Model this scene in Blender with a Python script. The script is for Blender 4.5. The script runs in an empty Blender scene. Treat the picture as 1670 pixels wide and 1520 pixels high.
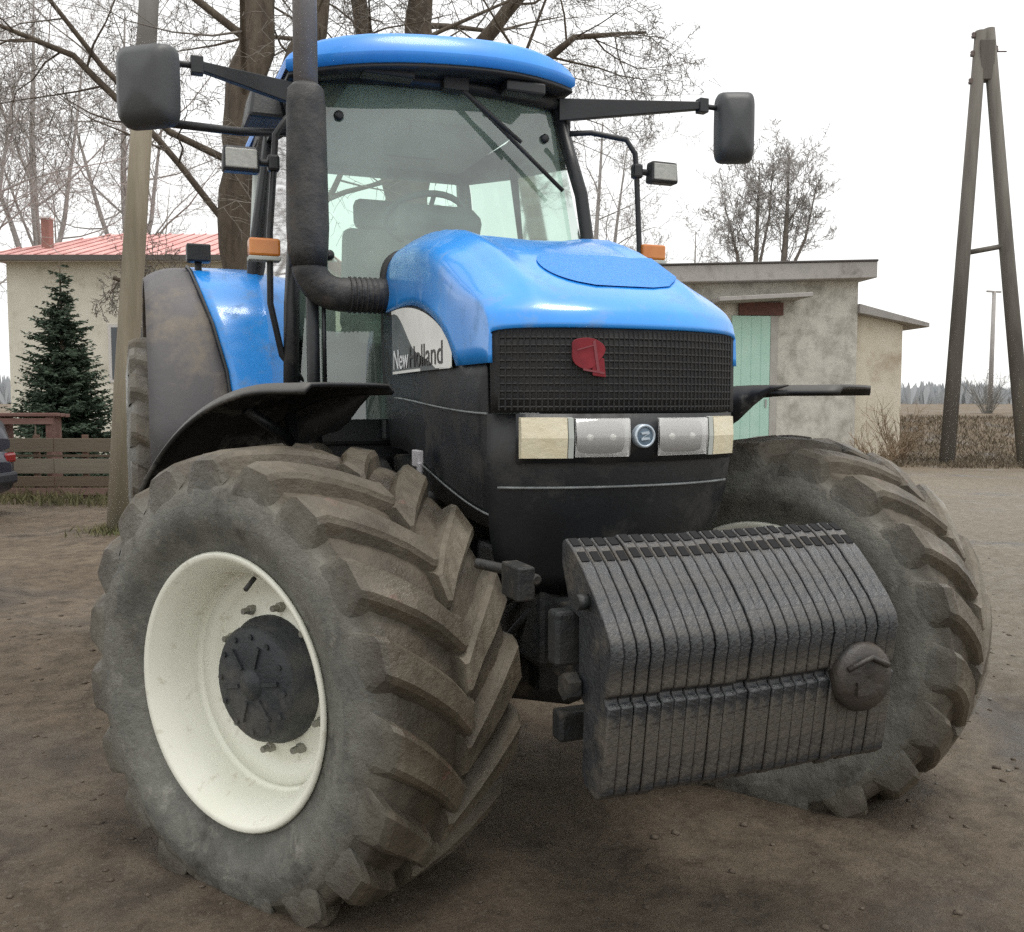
import bpy, math, random
from math import sin, cos, pi, radians as R_
from mathutils import Vector, Matrix, noise

# ------------------------------------------------------------------ camera, sky, sun, exposure
scene = bpy.context.scene
COL = scene.collection
CAM = Vector((-1.404, -3.032, 1.586)); YAW = R_(-21.81); PITCH = R_(-3.99); FPX = 1547.0
cam_d = bpy.data.cameras.new("camera"); cam = bpy.data.objects.new("camera", cam_d); COL.objects.link(cam)
cam_d.sensor_fit = 'HORIZONTAL'; cam_d.sensor_width = 36.0; cam_d.lens = 36.0 * FPX / 1670.0
cam_d.clip_start = 0.05; cam_d.clip_end = 3000.0
cam.location = CAM; cam.rotation_euler = (R_(90) + PITCH, 0, YAW)
scene.camera = cam

world = bpy.data.worlds.new("World"); scene.world = world; world.use_nodes = True
wn = world.node_tree; wn.nodes.clear()
SUN_EL, SUN_AZ = R_(78), R_(140)          # azimuth measured clockwise from +Y
sky = wn.nodes.new("ShaderNodeTexSky"); sky.sky_type = 'NISHITA'; sky.sun_disc = False
sky.sun_elevation = SUN_EL; sky.sun_rotation = SUN_AZ; sky.dust_density = 4.0
skys = wn.nodes.new("ShaderNodeVectorMath"); skys.operation = 'SCALE'; skys.inputs['Scale'].default_value = 0.10
wmix = wn.nodes.new("ShaderNodeMix"); wmix.data_type = 'RGBA'; wmix.inputs['Factor'].default_value = 0.88
wmix.inputs['B'].default_value = (1.02, 1.02, 1.0, 1)      # closed cloud layer
wbg = wn.nodes.new("ShaderNodeBackground"); wbg.inputs['Strength'].default_value = 1.06
wout = wn.nodes.new("ShaderNodeOutputWorld")
wn.links.new(sky.outputs[0], skys.inputs[0]); wn.links.new(skys.outputs[0], wmix.inputs['A'])
wn.links.new(wmix.outputs['Result'], wbg.inputs['Color']); wn.links.new(wbg.outputs[0], wout.inputs[0])

sun_d = bpy.data.lights.new("sun", 'SUN'); sun_d.energy = 1.5; sun_d.angle = R_(20); sun_d.color = (1.0, 0.96, 0.9)
sun = bpy.data.objects.new("sun", sun_d); COL.objects.link(sun)
sdir = Vector((sin(SUN_AZ) * cos(SUN_EL), cos(SUN_AZ) * cos(SUN_EL), sin(SUN_EL)))
sun.rotation_euler = sdir.to_track_quat('Z', 'Y').to_euler(); sun.location = sdir * 30
vs = scene.view_settings
vs.view_transform = 'Standard'; vs.look = 'None'; vs.exposure = 0.38; vs.gamma = 1.0; vs.use_curve_mapping = False
scene.cycles.max_bounces = 6; scene.cycles.use_denoising = False; scene.cycles.use_adaptive_sampling = True; scene.cycles.adaptive_threshold = .012; scene.cycles.transparent_max_bounces = 16

RM = Matrix.Rotation(YAW, 3, 'Z') @ Matrix.Rotation(R_(90) + PITCH, 3, 'X')
RIGHT, UP, FWD = RM @ Vector((1, 0, 0)), RM @ Vector((0, 1, 0)), RM @ Vector((0, 0, -1))
def P(px, py, D):
    "world point at distance D (along the view axis) in the direction of a photo position"
    return CAM + D * (FWD + RIGHT * ((px - 835) / FPX) - UP * ((py - 760) / FPX))

# ------------------------------------------------------------------ helpers
def smooth01(a, b, t):
    t = min(1, max(0, (t - a) / (b - a))); return t * t * (3 - 2 * t)
def lerp(a, b, t): return a + (b - a) * t

class MB:
    def __init__(s): s.v = []; s.f = []; s.m = []; s.sm = []
    def add(s, vs, fs, m=0, smooth=False):
        o = len(s.v); s.v += [tuple(v) for v in vs]
        for f in fs: s.f.append(tuple(i + o for i in f)); s.m.append(m); s.sm.append(smooth)
        return s
    def box(s, c, d, rot=None, m=0, taper=1.0):
        c = Vector(c); vs = []
        for z in (-.5, .5):
            k = taper if z > 0 else 1
            for x, y in ((-.5, -.5), (.5, -.5), (.5, .5), (-.5, .5)):
                p = Vector((x * d[0] * k, y * d[1] * k, z * d[2]))
                if rot is not None: p = rot @ p
                vs.append(c + p)
        return s.add(vs, [(3, 2, 1, 0), (4, 5, 6, 7), (0, 1, 5, 4), (1, 2, 6, 5), (2, 3, 7, 6), (3, 0, 4, 7)], m)
    def span(s, a, b, m=0):
        a = Vector(a); b = Vector(b)
        return s.box((a + b) / 2, [abs(b[i] - a[i]) for i in range(3)], m=m)
    def tube(s, pts, rad, n=10, m=0, caps=True, smooth=True):
        pts = [Vector(p) for p in pts]; k = len(pts)
        if not hasattr(rad, '__len__'): rad = [rad] * k
        up = None; rings = []
        for i in range(k):
            t = (pts[min(i + 1, k - 1)] - pts[max(i - 1, 0)])
            if t.length < 1e-9: t = Vector((0, 0, 1))
            t.normalize()
            if up is None:
                a = Vector((0, 0, 1)) if abs(t.z) < .9 else Vector((1, 0, 0))
                up = (a - t * a.dot(t)).normalized()
            else:
                up = up - t * up.dot(t)
                if up.length < 1e-6: up = t.orthogonal()
                up.normalize()
            w = t.cross(up)
            rings.append([pts[i] + (up * cos(2 * pi * j / n) + w * sin(2 * pi * j / n)) * rad[i] for j in range(n)])
        vs = [v for r in rings for v in r]; fs = []
        for i in range(k - 1):
            for j in range(n):
                fs.append((i * n + j, i * n + (j + 1) % n, (i + 1) * n + (j + 1) % n, (i + 1) * n + j))
        s.add(vs, fs, m, smooth)
        if caps:
            o = len(s.v) - len(vs)
            s.f.append(tuple(o + j for j in reversed(range(n)))); s.m.append(m); s.sm.append(False)
            s.f.append(tuple(o + (k - 1) * n + j for j in range(n))); s.m.append(m); s.sm.append(False)
        return s
    def lathe(s, prof, n=48, axis='X', c=(0, 0, 0), m=0, smooth=True, closed=False):
        "prof: list of (offset along the axis, radius)"
        vs = []; fs = []; k = len(prof); c = Vector(c)
        for a, r in prof:
            for j in range(n):
                t = 2 * pi * j / n
                if axis == 'X': p = Vector((a, -cos(t) * r, sin(t) * r))
                elif axis == 'Y': p = Vector((cos(t) * r, a, sin(t) * r))
                else: p = Vector((cos(t) * r, sin(t) * r, a))
                vs.append(c + p)
        for i in range(k if closed else k - 1):
            for j in range(n):
                a, b = i * n + j, i * n + (j + 1) % n
                i2 = (i + 1) % k
                fs.append((a, b, i2 * n + (j + 1) % n, i2 * n + j))
        return s.add(vs, fs, m, smooth)
    def grid(s, rows, m=0, smooth=True, closed=False):
        k = len(rows); n = len(rows[0]); vs = [v for r in rows for v in r]; fs = []
        for i in range(k - 1):
            for j in range(n if closed else n - 1):
                fs.append((i * n + j, i * n + (j + 1) % n, (i + 1) * n + (j + 1) % n, (i + 1) * n + j))
        return s.add(vs, fs, m, smooth)
    def prism(s, poly, h, f, m=0):
        "poly: 2-D points; f(u, v, w) places them; h = (w0, w1)"
        n = len(poly)
        vs = [f(u, v, h[0]) for u, v in poly] + [f(u, v, h[1]) for u, v in poly]
        fs = [tuple(reversed(range(n))), tuple(range(n, 2 * n))] + [(i, (i + 1) % n, n + (i + 1) % n, n + i) for i in range(n)]
        return s.add(vs, fs, m)
    def build(s, name, mats, parent=None, loc=None, bevel=0, solid=0, subsurf=0, flip=True, off=-1):
        me = bpy.data.meshes.new(name); me.from_pydata(s.v, [], s.f)
        for i, p in enumerate(me.polygons): p.material_index = s.m[i]; p.use_smooth = s.sm[i]
        if not isinstance(mats, (list, tuple)): mats = [mats]
        for x in mats: me.materials.append(x)
        if flip:
            import bmesh
            bm = bmesh.new(); bm.from_mesh(me); bmesh.ops.recalc_face_normals(bm, faces=bm.faces); bm.to_mesh(me); bm.free()
        me.update()
        o = bpy.data.objects.new(name, me); COL.objects.link(o)
        if parent: o.parent = parent
        if loc is not None: o.location = loc
        if solid:
            q = o.modifiers.new("solid", 'SOLIDIFY'); q.thickness = solid; q.offset = off
        if subsurf:
            q = o.modifiers.new("sub", 'SUBSURF'); q.levels = subsurf; q.render_levels = subsurf
        if bevel:
            q = o.modifiers.new("bevel", 'BEVEL'); q.width = bevel; q.segments = 2; q.limit_method = 'ANGLE'; q.angle_limit = R_(40)
        return o

def empty(name, loc=(0, 0, 0), rot=(0, 0, 0), parent=None):
    o = bpy.data.objects.new(name, None); COL.objects.link(o); o.location = loc; o.rotation_euler = rot
    o.empty_display_size = .2
    if parent: o.parent = parent
    return o
def tag(o, label=None, cat=None, group=None, kind=None):
    for k, v in (("label", label), ("category", cat), ("group", group), ("kind", kind)):
        if v: o[k] = v
    return o
def copy_tree(o, parent=None):
    c = o.copy(); COL.objects.link(c); c.parent = parent
    for ch in list(o.children): copy_tree(ch, c)
    return c

def material(name, base, rough=.6, var=None, vscale=6.0, vfac=(.35, .7), bump=0.0, bscale=40.0, metal=0.0, coat=0.0,
             dirt_sheen=None, dirt_sheen_amt=0.0, dirt_sheen_scale=3.0, spec=.5, stretch=None, dirt_sheen_rough=.95, up_dust=0.0, trans=0.0):
    m = bpy.data.materials.new(name); m.use_nodes = True
    nt = m.node_tree; N = nt.nodes; L = nt.links; b = N["Principled BSDF"]
    b.inputs['Roughness'].default_value = rough; b.inputs['Metallic'].default_value = metal
    b.inputs['Coat Weight'].default_value = coat; b.inputs['Coat Roughness'].default_value = .12
    b.inputs['Specular IOR Level'].default_value = spec
    tc = N.new("ShaderNodeTexCoord"); vec = tc.outputs['Object']
    if stretch:
        mp = N.new("ShaderNodeMapping"); mp.inputs['Scale'].default_value = stretch
        L.new(vec, mp.inputs['Vector']); vec = mp.outputs[0]
    def nz(scale, detail=6, ro=.6):
        n = N.new("ShaderNodeTexNoise"); n.inputs['Scale'].default_value = scale; n.inputs['Detail'].default_value = detail
        n.inputs['Roughness'].default_value = ro; L.new(vec, n.inputs['Vector']); return n.outputs['Fac']
    def rng(src, a, c_, lo=0., hi=1.):
        r = N.new("ShaderNodeMapRange"); r.inputs['From Min'].default_value = a; r.inputs['From Max'].default_value = c_
        r.inputs['To Min'].default_value = lo; r.inputs['To Max'].default_value = hi; L.new(src, r.inputs['Value']); return r.outputs[0]
    def mix(fac, a, c_):
        x = N.new("ShaderNodeMix"); x.data_type = 'RGBA'; L.new(fac, x.inputs['Factor'])
        for k, v in (('A', a), ('B', c_)):
            if isinstance(v, tuple): x.inputs[k].default_value = (*v, 1)
            else: L.new(v, x.inputs[k])
        return x.outputs['Result']
    col = base
    if var: col = mix(rng(nz(vscale), *vfac), base, var)
    rsrc = None
    if dirt_sheen and dirt_sheen_amt > 0:
        f = rng(nz(dirt_sheen_scale, 9, .68), .62 - .42 * dirt_sheen_amt, .78 - .25 * dirt_sheen_amt)
        if up_dust:
            g = N.new("ShaderNodeNewGeometry"); sx = N.new("ShaderNodeSeparateXYZ"); L.new(g.outputs['Normal'], sx.inputs[0])
            u = rng(sx.outputs['Z'], .1, .9, 0, up_dust)
            ad = N.new("ShaderNodeMath"); ad.operation = 'MAXIMUM'; L.new(f, ad.inputs[0]); L.new(u, ad.inputs[1]); f = ad.outputs[0]
        col = mix(f, col, dirt_sheen); rsrc = rng(f, 0, 1, rough, dirt_sheen_rough)
        L.new(rng(f, 0, 1, coat, 0), b.inputs['Coat Weight'])
    if isinstance(col, tuple): b.inputs['Base Color'].default_value = (*col, 1)
    else: L.new(col, b.inputs['Base Color'])
    if rsrc: L.new(rsrc, b.inputs['Roughness'])
    if bump:
        bp = N.new("ShaderNodeBump"); bp.inputs['Strength'].default_value = min(1, bump); bp.inputs['Distance'].default_value = .02 * max(1, bump)
        L.new(nz(bscale, 8, .65), bp.inputs['Height']); L.new(bp.outputs[0], b.inputs['Normal'])
    return m

def glass_mat(name, tint, refl=.10, rough=.03, film=(.62, .80, .70), film_amt=.17, nscale=3):
    "thin pane: tinted see-through film, a little dust and a sky reflection that grows at grazing angles"
    m = bpy.data.materials.new(name); m.use_nodes = True; nt = m.node_tree; N = nt.nodes; L = nt.links
    N.remove(N["Principled BSDF"]); out = N["Material Output"]
    t = N.new("ShaderNodeBsdfTransparent"); t.inputs[0].default_value = (*tint, 1)
    d = N.new("ShaderNodeBsdfDiffuse"); d.inputs[0].default_value = (*film, 1)
    g = N.new("ShaderNodeBsdfGlossy"); g.inputs['Roughness'].default_value = rough
    fr = N.new("ShaderNodeFresnel"); fr.inputs['IOR'].default_value = 1.5
    a = N.new("ShaderNodeMath"); a.operation = 'MULTIPLY_ADD'; a.inputs[1].default_value = .9; a.inputs[2].default_value = refl
    L.new(fr.outputs[0], a.inputs[0])
    nz = N.new("ShaderNodeTexNoise"); nz.inputs['Scale'].default_value = nscale; nz.inputs['Detail'].default_value = 6
    r = N.new("ShaderNodeMapRange"); r.inputs['From Min'].default_value = .3; r.inputs['From Max'].default_value = .8
    r.inputs['To Min'].default_value = film_amt * .4; r.inputs['To Max'].default_value = film_amt * 1.8
    L.new(nz.outputs['Fac'], r.inputs['Value'])
    m1 = N.new("ShaderNodeMixShader"); L.new(r.outputs[0], m1.inputs[0]); L.new(t.outputs[0], m1.inputs[1]); L.new(d.outputs[0], m1.inputs[2])
    m2 = N.new("ShaderNodeMixShader"); L.new(a.outputs[0], m2.inputs[0]); L.new(m1.outputs[0], m2.inputs[1]); L.new(g.outputs[0], m2.inputs[2])
    L.new(m2.outputs[0], out.inputs['Surface']); return m

MUD = (.155, .12, .085); DUST = (.26, .225, .175)
M = dict(
    blue=material("blue_paint", (.016, .25, .76), .3, (.026, .32, .88), 2.5, coat=.6, dirt_sheen=(.13, .28, .54), dirt_sheen_amt=.22, dirt_sheen_scale=11, dirt_sheen_rough=.6),  # paler blue patches: sky reflections painted into the colour
    roof_blue=material("roof_blue_paint", (.016, .22, .74), .4, (.03, .29, .82), 3, coat=.2),
    recess=material("hood_recess_mesh", (.016, .20, .64), .42, (.024, .25, .72), 60, bump=.3, bscale=120),
    black=material("black_plastic", (.010, .011, .013), .42, (.018, .020, .023), 5, dirt_sheen=(.05, .046, .04), dirt_sheen_amt=.22, dirt_sheen_scale=4, bump=.1, bscale=60),
    grille=material("grille_mesh_black", (.005, .005, .006), .6, (.010, .009, .009), 12, bump=.2, bscale=90, dirt_sheen=(.035, .03, .027), dirt_sheen_amt=.2, dirt_sheen_scale=5),
    iron=material("dark_engine_iron", (.013, .016, .018), .5, (.028, .027, .024), 7, bump=.4, bscale=30, dirt_sheen=(.09, .07, .05), dirt_sheen_amt=.22, dirt_sheen_scale=5),
    grey=material("grey_fender_plastic", (.085, .08, .085), .6, (.115, .108, .11), 3, bump=.1, dirt_sheen=DUST, dirt_sheen_amt=.25, dirt_sheen_scale=2.5),
    fender=material("black_fender_plastic", (.016, .016, .017), .45, (.028, .027, .026), 5, dirt_sheen=(.2, .19, .17), dirt_sheen_amt=.2, dirt_sheen_scale=5, up_dust=.3),
    muffler=material("sooty_exhaust_steel", (.032, .033, .035), .55, (.07, .067, .064), 14, bump=.3, bscale=50, metal=.3, dirt_sheen=(.13, .11, .09), dirt_sheen_amt=.25),
    pipe=material("weathered_pipe_steel", (.26, .25, .25), .5, (.18, .17, .17), 6, metal=.15, bump=.15),
    cream=material("cream_rim_paint", (.84, .84, .73), .42, (.79, .79, .67), 3, dirt_sheen=(.42, .36, .26), dirt_sheen_amt=.09, dirt_sheen_scale=14, coat=.2),
    hub=material("dark_hub_iron", (.018, .022, .026), .5, (.035, .04, .044), 8, bump=.4, bscale=35, dirt_sheen=(.12, .11, .095), dirt_sheen_amt=.3),
    weight=material("weight_cast_iron", (.016, .018, .021), .30, (.040, .043, .048), 14, bump=.4, bscale=80, dirt_sheen=(.10, .085, .065), dirt_sheen_amt=.24, dirt_sheen_scale=6, coat=.0, spec=.7, dirt_sheen_rough=.6),
    glass=glass_mat("cab_glass", (.82, .99, .90)),
    rearglass=glass_mat("cab_rear_glass", (.86, .97, .92), .04, film_amt=.05),
    trim=material("cab_headliner", (.42, .45, .42), .9, (.48, .51, .48), 4),
    seat=material("seat_fabric", (.20, .225, .21), .9, (.26, .28, .26), 12, bump=.2),
    dash=material("dash_plastic", (.10, .12, .115), .7, (.14, .155, .15), 6),
    amber=material("amber_lens", (.56, .17, .025), .3, (.66, .25, .05), 8, coat=.5),
    lens=material("headlamp_lens", (.78, .80, .80), .15, (.66, .68, .69), 25, coat=.8, bump=.25, bscale=60),
    sidelens=material("cream_side_lens", (.66, .60, .42), .25, (.74, .68, .52), 14, coat=.4, bump=.2, bscale=50),
    red=material("red_badge", (.24, .018, .028), .8, (.16, .012, .02), 18),
    badge=material("silver_badge", (.55, .62, .68), .3, (.4, .48, .56), 30, metal=.4),
    badge_dark=material("badge_blue_grey", (.10, .16, .22), .4, (.16, .22, .28), 30),
    decal=material("pale_decal", (.82, .82, .78), .5, (.72, .71, .67), 9),
    decal_grey=material("grey_decal", (.10, .115, .115), .5, (.15, .16, .16), 9),
    letter=material("white_lettering", (.78, .79, .80), .5), letter_dark=material("dark_lettering", (.06, .055, .055), .5),
    seam=material("panel_edge_glint", (.25, .27, .27), .4, (.12, .13, .13), 20),  # pale tone paints in the glint along the panel edges
    hose=material("rubber_hose", (.03, .03, .03), .6, bump=.1), steel=material("worn_steel", (.42, .42, .42), .35, (.3, .29, .28), 20, metal=.7),
    rag=material("pale_bracket", (.62, .60, .62), .6, (.5, .48, .48), 12),
    mirror=material("mirror_glass", (.8, .82, .84), .03, metal=1.0),
)

def tyre_mat():
    "dirty rubber: brown dried mud caked on the tread, grey dusty side walls (tells them apart by radius)"
    m = bpy.data.materials.new("muddy_tyre_rubber"); m.use_nodes = True; nt = m.node_tree; N = nt.nodes; L = nt.links; b = N["Principled BSDF"]
    tc = N.new("ShaderNodeTexCoord"); at = N.new("ShaderNodeAttribute"); at.attribute_name = "tread"
    def nz(s, d=8, ro=.65):
        n = N.new("ShaderNodeTexNoise"); n.inputs['Scale'].default_value = s; n.inputs['Detail'].default_value = d; n.inputs['Roughness'].default_value = ro
        L.new(tc.outputs['Object'], n.inputs['Vector']); return n.outputs['Fac']
    def rng(src, a, c, lo=0., hi=1.):
        r = N.new("ShaderNodeMapRange"); r.inputs[1].default_value = a; r.inputs[2].default_value = c; r.inputs[3].default_value = lo; r.inputs[4].default_value = hi
        L.new(src, r.inputs[0]); return r.outputs[0]
    def mix(f, a, c):
        x = N.new("ShaderNodeMix"); x.data_type = 'RGBA'; L.new(f, x.inputs['Factor'])
        for k, v in (('A', a), ('B', c)):
            if isinstance(v, tuple): x.inputs[k].default_value = (*v, 1)
            else: L.new(v, x.inputs[k])
        return x.outputs['Result']
    side = mix(rng(nz(5), .35, .66), (.095, .095, .083), (.19, .187, .16))
    side = mix(rng(nz(2.6, 9, .72), .52, .66), side, (.055, .05, .042)); side = mix(rng(nz(6.5, 9, .75), .58, .70), side, (.27, .265, .23))
    tread = mix(rng(nz(4), .34, .66), (.060, .049, .035), (.14, .118, .085))
    tread = mix(rng(nz(2.3, 9, .7), .52, .68), tread, (.20, .176, .135))
    tread = mix(rng(nz(9, 7, .7), .62, .74), tread, (.16, .075, .06))
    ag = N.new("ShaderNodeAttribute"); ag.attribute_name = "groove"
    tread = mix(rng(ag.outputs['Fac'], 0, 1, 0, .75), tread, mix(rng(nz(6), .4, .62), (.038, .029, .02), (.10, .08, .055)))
    L.new(mix(at.outputs['Fac'], side, tread), b.inputs['Base Color'])
    L.new(rng(nz(3.1, 8), .4, .62, .22, .75), b.inputs['Roughness']); b.inputs['Specular IOR Level'].default_value = .5
    bp = N.new("ShaderNodeBump"); bp.inputs['Strength'].default_value = .6; bp.inputs['Distance'].default_value = .02
    L.new(nz(26, 10, .7), bp.inputs['Height']); L.new(bp.outputs[0], b.inputs['Normal'])
    return m
M['tyre'] = tyre_mat(); M['worklens'] = material('work_lamp_glass', (.42, .42, .38), .2, (.3, .3, .28), 40, coat=.6, bump=.2, bscale=60); M['nut'] = material('wheel_nut_steel', (.14, .14, .12), .6, (.3, .29, .24), 9)

# ------------------------------------------------------------------ ground
def ground_z(x, y):
    d = Vector((x, y, 0)) - Vector((CAM.x, CAM.y, 0)); D = d.dot(Vector((FWD.x, FWD.y, 0)).normalized()); s = d.dot(RIGHT)
    z = .112 + .84 * smooth01(23, 33, D)
    r = math.hypot(x, y)
    a = 1 - smooth01(25, 60, r)
    if a > 0:
        z += a * (.05 * noise.noise((x * .5, y * .5, 1.7)) + .022 * noise.noise((x * 1.9, y * 1.9, 3.1)) + .012 * noise.noise((x * 6, y * 6, 5.2)))
        # wheel tracks left by the tractor running out behind it and old ruts on the right
        for x0, kx, dp in ((2.5, .10, .034), (4.15, .10, .03), (-2.5, -.06, .026), (-.75, .42, .018)):
            dd = abs(x - x0 - kx * y)
            if dd < .6 and r < 9 and (x0 > -1 or y < 6) and not (x0 == -.75 and y > -1.0):
                z += a * dp * (-math.exp(-(dd / .19) ** 4) * (.72 + .28 * sin((y + dd * .9) * 2 * pi / .24)) + .45 * math.exp(-((dd - .29) / .085) ** 2)) * (.6 + .8 * abs(noise.noise((x, y, 9.1))))
        z -= .035 * a * math.exp(-((s - 3.4 - .03 * D * D * .2) / .28) ** 2) * smooth01(2, 5, D)
    return z
def axis(lo, hi, c, fine, grow, span):
    v = [c]; st = fine; q = c
    while q < hi:
        st = fine if q < c + span else st * grow
        q += st; v.append(q)
    st = fine; q = c; w = []
    while q > lo:
        st = fine if q > c - span else st * grow
        q -= st; w.append(q)
    return list(reversed(w)) + v
xs = axis(-380, 380, .5, .055, 1.075, 4.2); ys = axis(-60, 400, .2, .055, 1.075, 3.6)
g = MB(); g.grid([[(x, y, ground_z(x, y)) for x in xs] for y in ys])

def ground_mat():
    m = bpy.data.materials.new("muddy_yard_earth"); m.use_nodes = True; nt = m.node_tree; N = nt.nodes; L = nt.links; b = N["Principled BSDF"]
    tc = N.new("ShaderNodeTexCoord")
    def nz(s, d=9, ro=.65, dist=0):
        n = N.new("ShaderNodeTexNoise"); n.inputs['Scale'].default_value = s; n.inputs['Detail'].default_value = d; n.inputs['Roughness'].default_value = ro
        n.inputs['Distortion'].default_value = dist
        L.new(tc.outputs['Object'], n.inputs['Vector']); return n.outputs['Fac']
    def rng(src, a, c, lo=0., hi=1.):
        r = N.new("ShaderNodeMapRange"); r.inputs[1].default_value = a; r.inputs[2].default_value = c; r.inputs[3].default_value = lo; r.inputs[4].default_value = hi
        L.new(src, r.inputs[0]); return r.outputs[0]
    def mix(f, a, c):
        x = N.new("ShaderNodeMix"); x.data_type = 'RGBA'; L.new(f, x.inputs['Factor'])
        for k, v in (('A', a), ('B', c)):
            if isinstance(v, tuple): x.inputs[k].default_value = (*v, 1)
            else: L.new(v, x.inputs[k])
        return x.outputs['Result']
    c = mix(rng(nz(.9), .36, .64), (.135, .101, .068), (.225, .178, .128))
    c = mix(rng(nz(7, 10, .75), .42, .66), c, (.075, .055, .037))
    c = mix(rng(nz(30, 6, .7), .56, .70), c, (.20, .17, .135))
    c = mix(rng(nz(75, 5, .75), .57, .68), c, (.065, .049, .034)); c = mix(rng(nz(130, 4, .7), .60, .70), c, (.30, .265, .215))
    # trodden pale gravel on the east side of the yard
    sx = N.new("ShaderNodeSeparateXYZ"); L.new(tc.outputs['Object'], sx.inputs[0])
    ad = N.new("ShaderNodeMath"); ad.operation = 'MULTIPLY_ADD'; ad.inputs[1].default_value = 2.6
    L.new(nz(.5, 5), ad.inputs[0]); L.new(sx.outputs['X'], ad.inputs[2])
    c = mix(rng(ad.outputs[0], 2.6, 5.0, 0, .7), c, mix(rng(nz(12, 9, .75), .38, .66), (.19, .168, .128), (.33, .302, .255)))
    # winter grass away from the yard
    ln = N.new("ShaderNodeVectorMath"); ln.operation = 'LENGTH'; L.new(tc.outputs['Object'], ln.inputs[0])
    ad2 = N.new("ShaderNodeMath"); ad2.operation = 'MULTIPLY_ADD'; ad2.inputs[1].default_value = 8; L.new(nz(.25, 6), ad2.inputs[0]); L.new(ln.outputs['Value'], ad2.inputs[2])
    c = mix(rng(ad2.outputs[0], 19, 25), c, mix(rng(nz(2, 9, .7), .4, .62), (.11, .08, .052), (.17, .135, .09)))
    wet = nz(.7, 7, .6, .6); c = mix(rng(wet, .56, .66, 0, .75), c, (.048, .037, .027))
    L.new(c, b.inputs['Base Color'])
    L.new(rng(wet, .50, .66, .85, .30), b.inputs['Roughness']); b.inputs['Specular IOR Level'].default_value = .35
    bp = N.new("ShaderNodeBump"); bp.inputs['Strength'].default_value = .9; bp.inputs['Distance'].default_value = .03
    hm = N.new("ShaderNodeMath"); hm.operation = 'ADD'; L.new(nz(9, 12, .8), hm.inputs[0]); L.new(nz(60, 8, .8), hm.inputs[1])
    L.new(hm.outputs[0], bp.inputs['Height']); L.new(bp.outputs[0], b.inputs['Normal'])
    return m
tag(g.build("ground", ground_mat(), flip=False), "brown muddy farmyard earth", None, kind="structure")

def scatter(name, n, seed, region, size, mat, label, cat):
    rnd = random.Random(seed); mb = MB()
    for _ in range(n):
        x, y = region(rnd); s = size * (.35 + rnd.random() ** 3 * 1.9)
        z = ground_z(x, y)
        vs = []
        for a, b_, c in ((1, 0, 0), (0, 1, 0), (-1, 0, 0), (0, -1, 0), (0, 0, .8), (.2, .1, -.6)):
            k = s * rnd.uniform(.6, 1.2); vs.append((x + a * k, y + b_ * k, z + c * k * .6 + s * .1))
        mb.add(vs, [(0, 1, 4), (1, 2, 4), (2, 3, 4), (3, 0, 4), (1, 0, 5), (2, 1, 5), (3, 2, 5), (0, 3, 5)], smooth=True)
    return tag(mb.build(name, mat, flip=False), label, cat, kind="stuff")
m_clod = material("earth_clods", (.07, .054, .04), .95, (.13, .105, .08), 2.2, bump=.5, bscale=60)
m_stone = material("gravel_stones", (.13, .12, .10), .8, (.22, .205, .18), 2.5, bump=.3, bscale=60)
scatter("earth_clods", 3600, 3, lambda r: (r.uniform(-4.6, 4.5), -2.4 + r.random() ** 1.4 * 7), .010, m_clod, "loose crumbs of brown earth on the yard", "earth")
scatter("gravel", 1300, 4, lambda r: (1.2 + r.random() ** .6 * 5, -1.9 + r.random() * 8), .009, m_stone, "pale gravel on the right side of the yard", "gravel")

# ------------------------------------------------------------------ tractor
STEER = R_(32.5); FR = .735; FW = .56; HX = .947
tractor = tag(empty("tractor"), "large blue farm tractor with muddy tyres and cream rims, seen from the front", "tractor")

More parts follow.
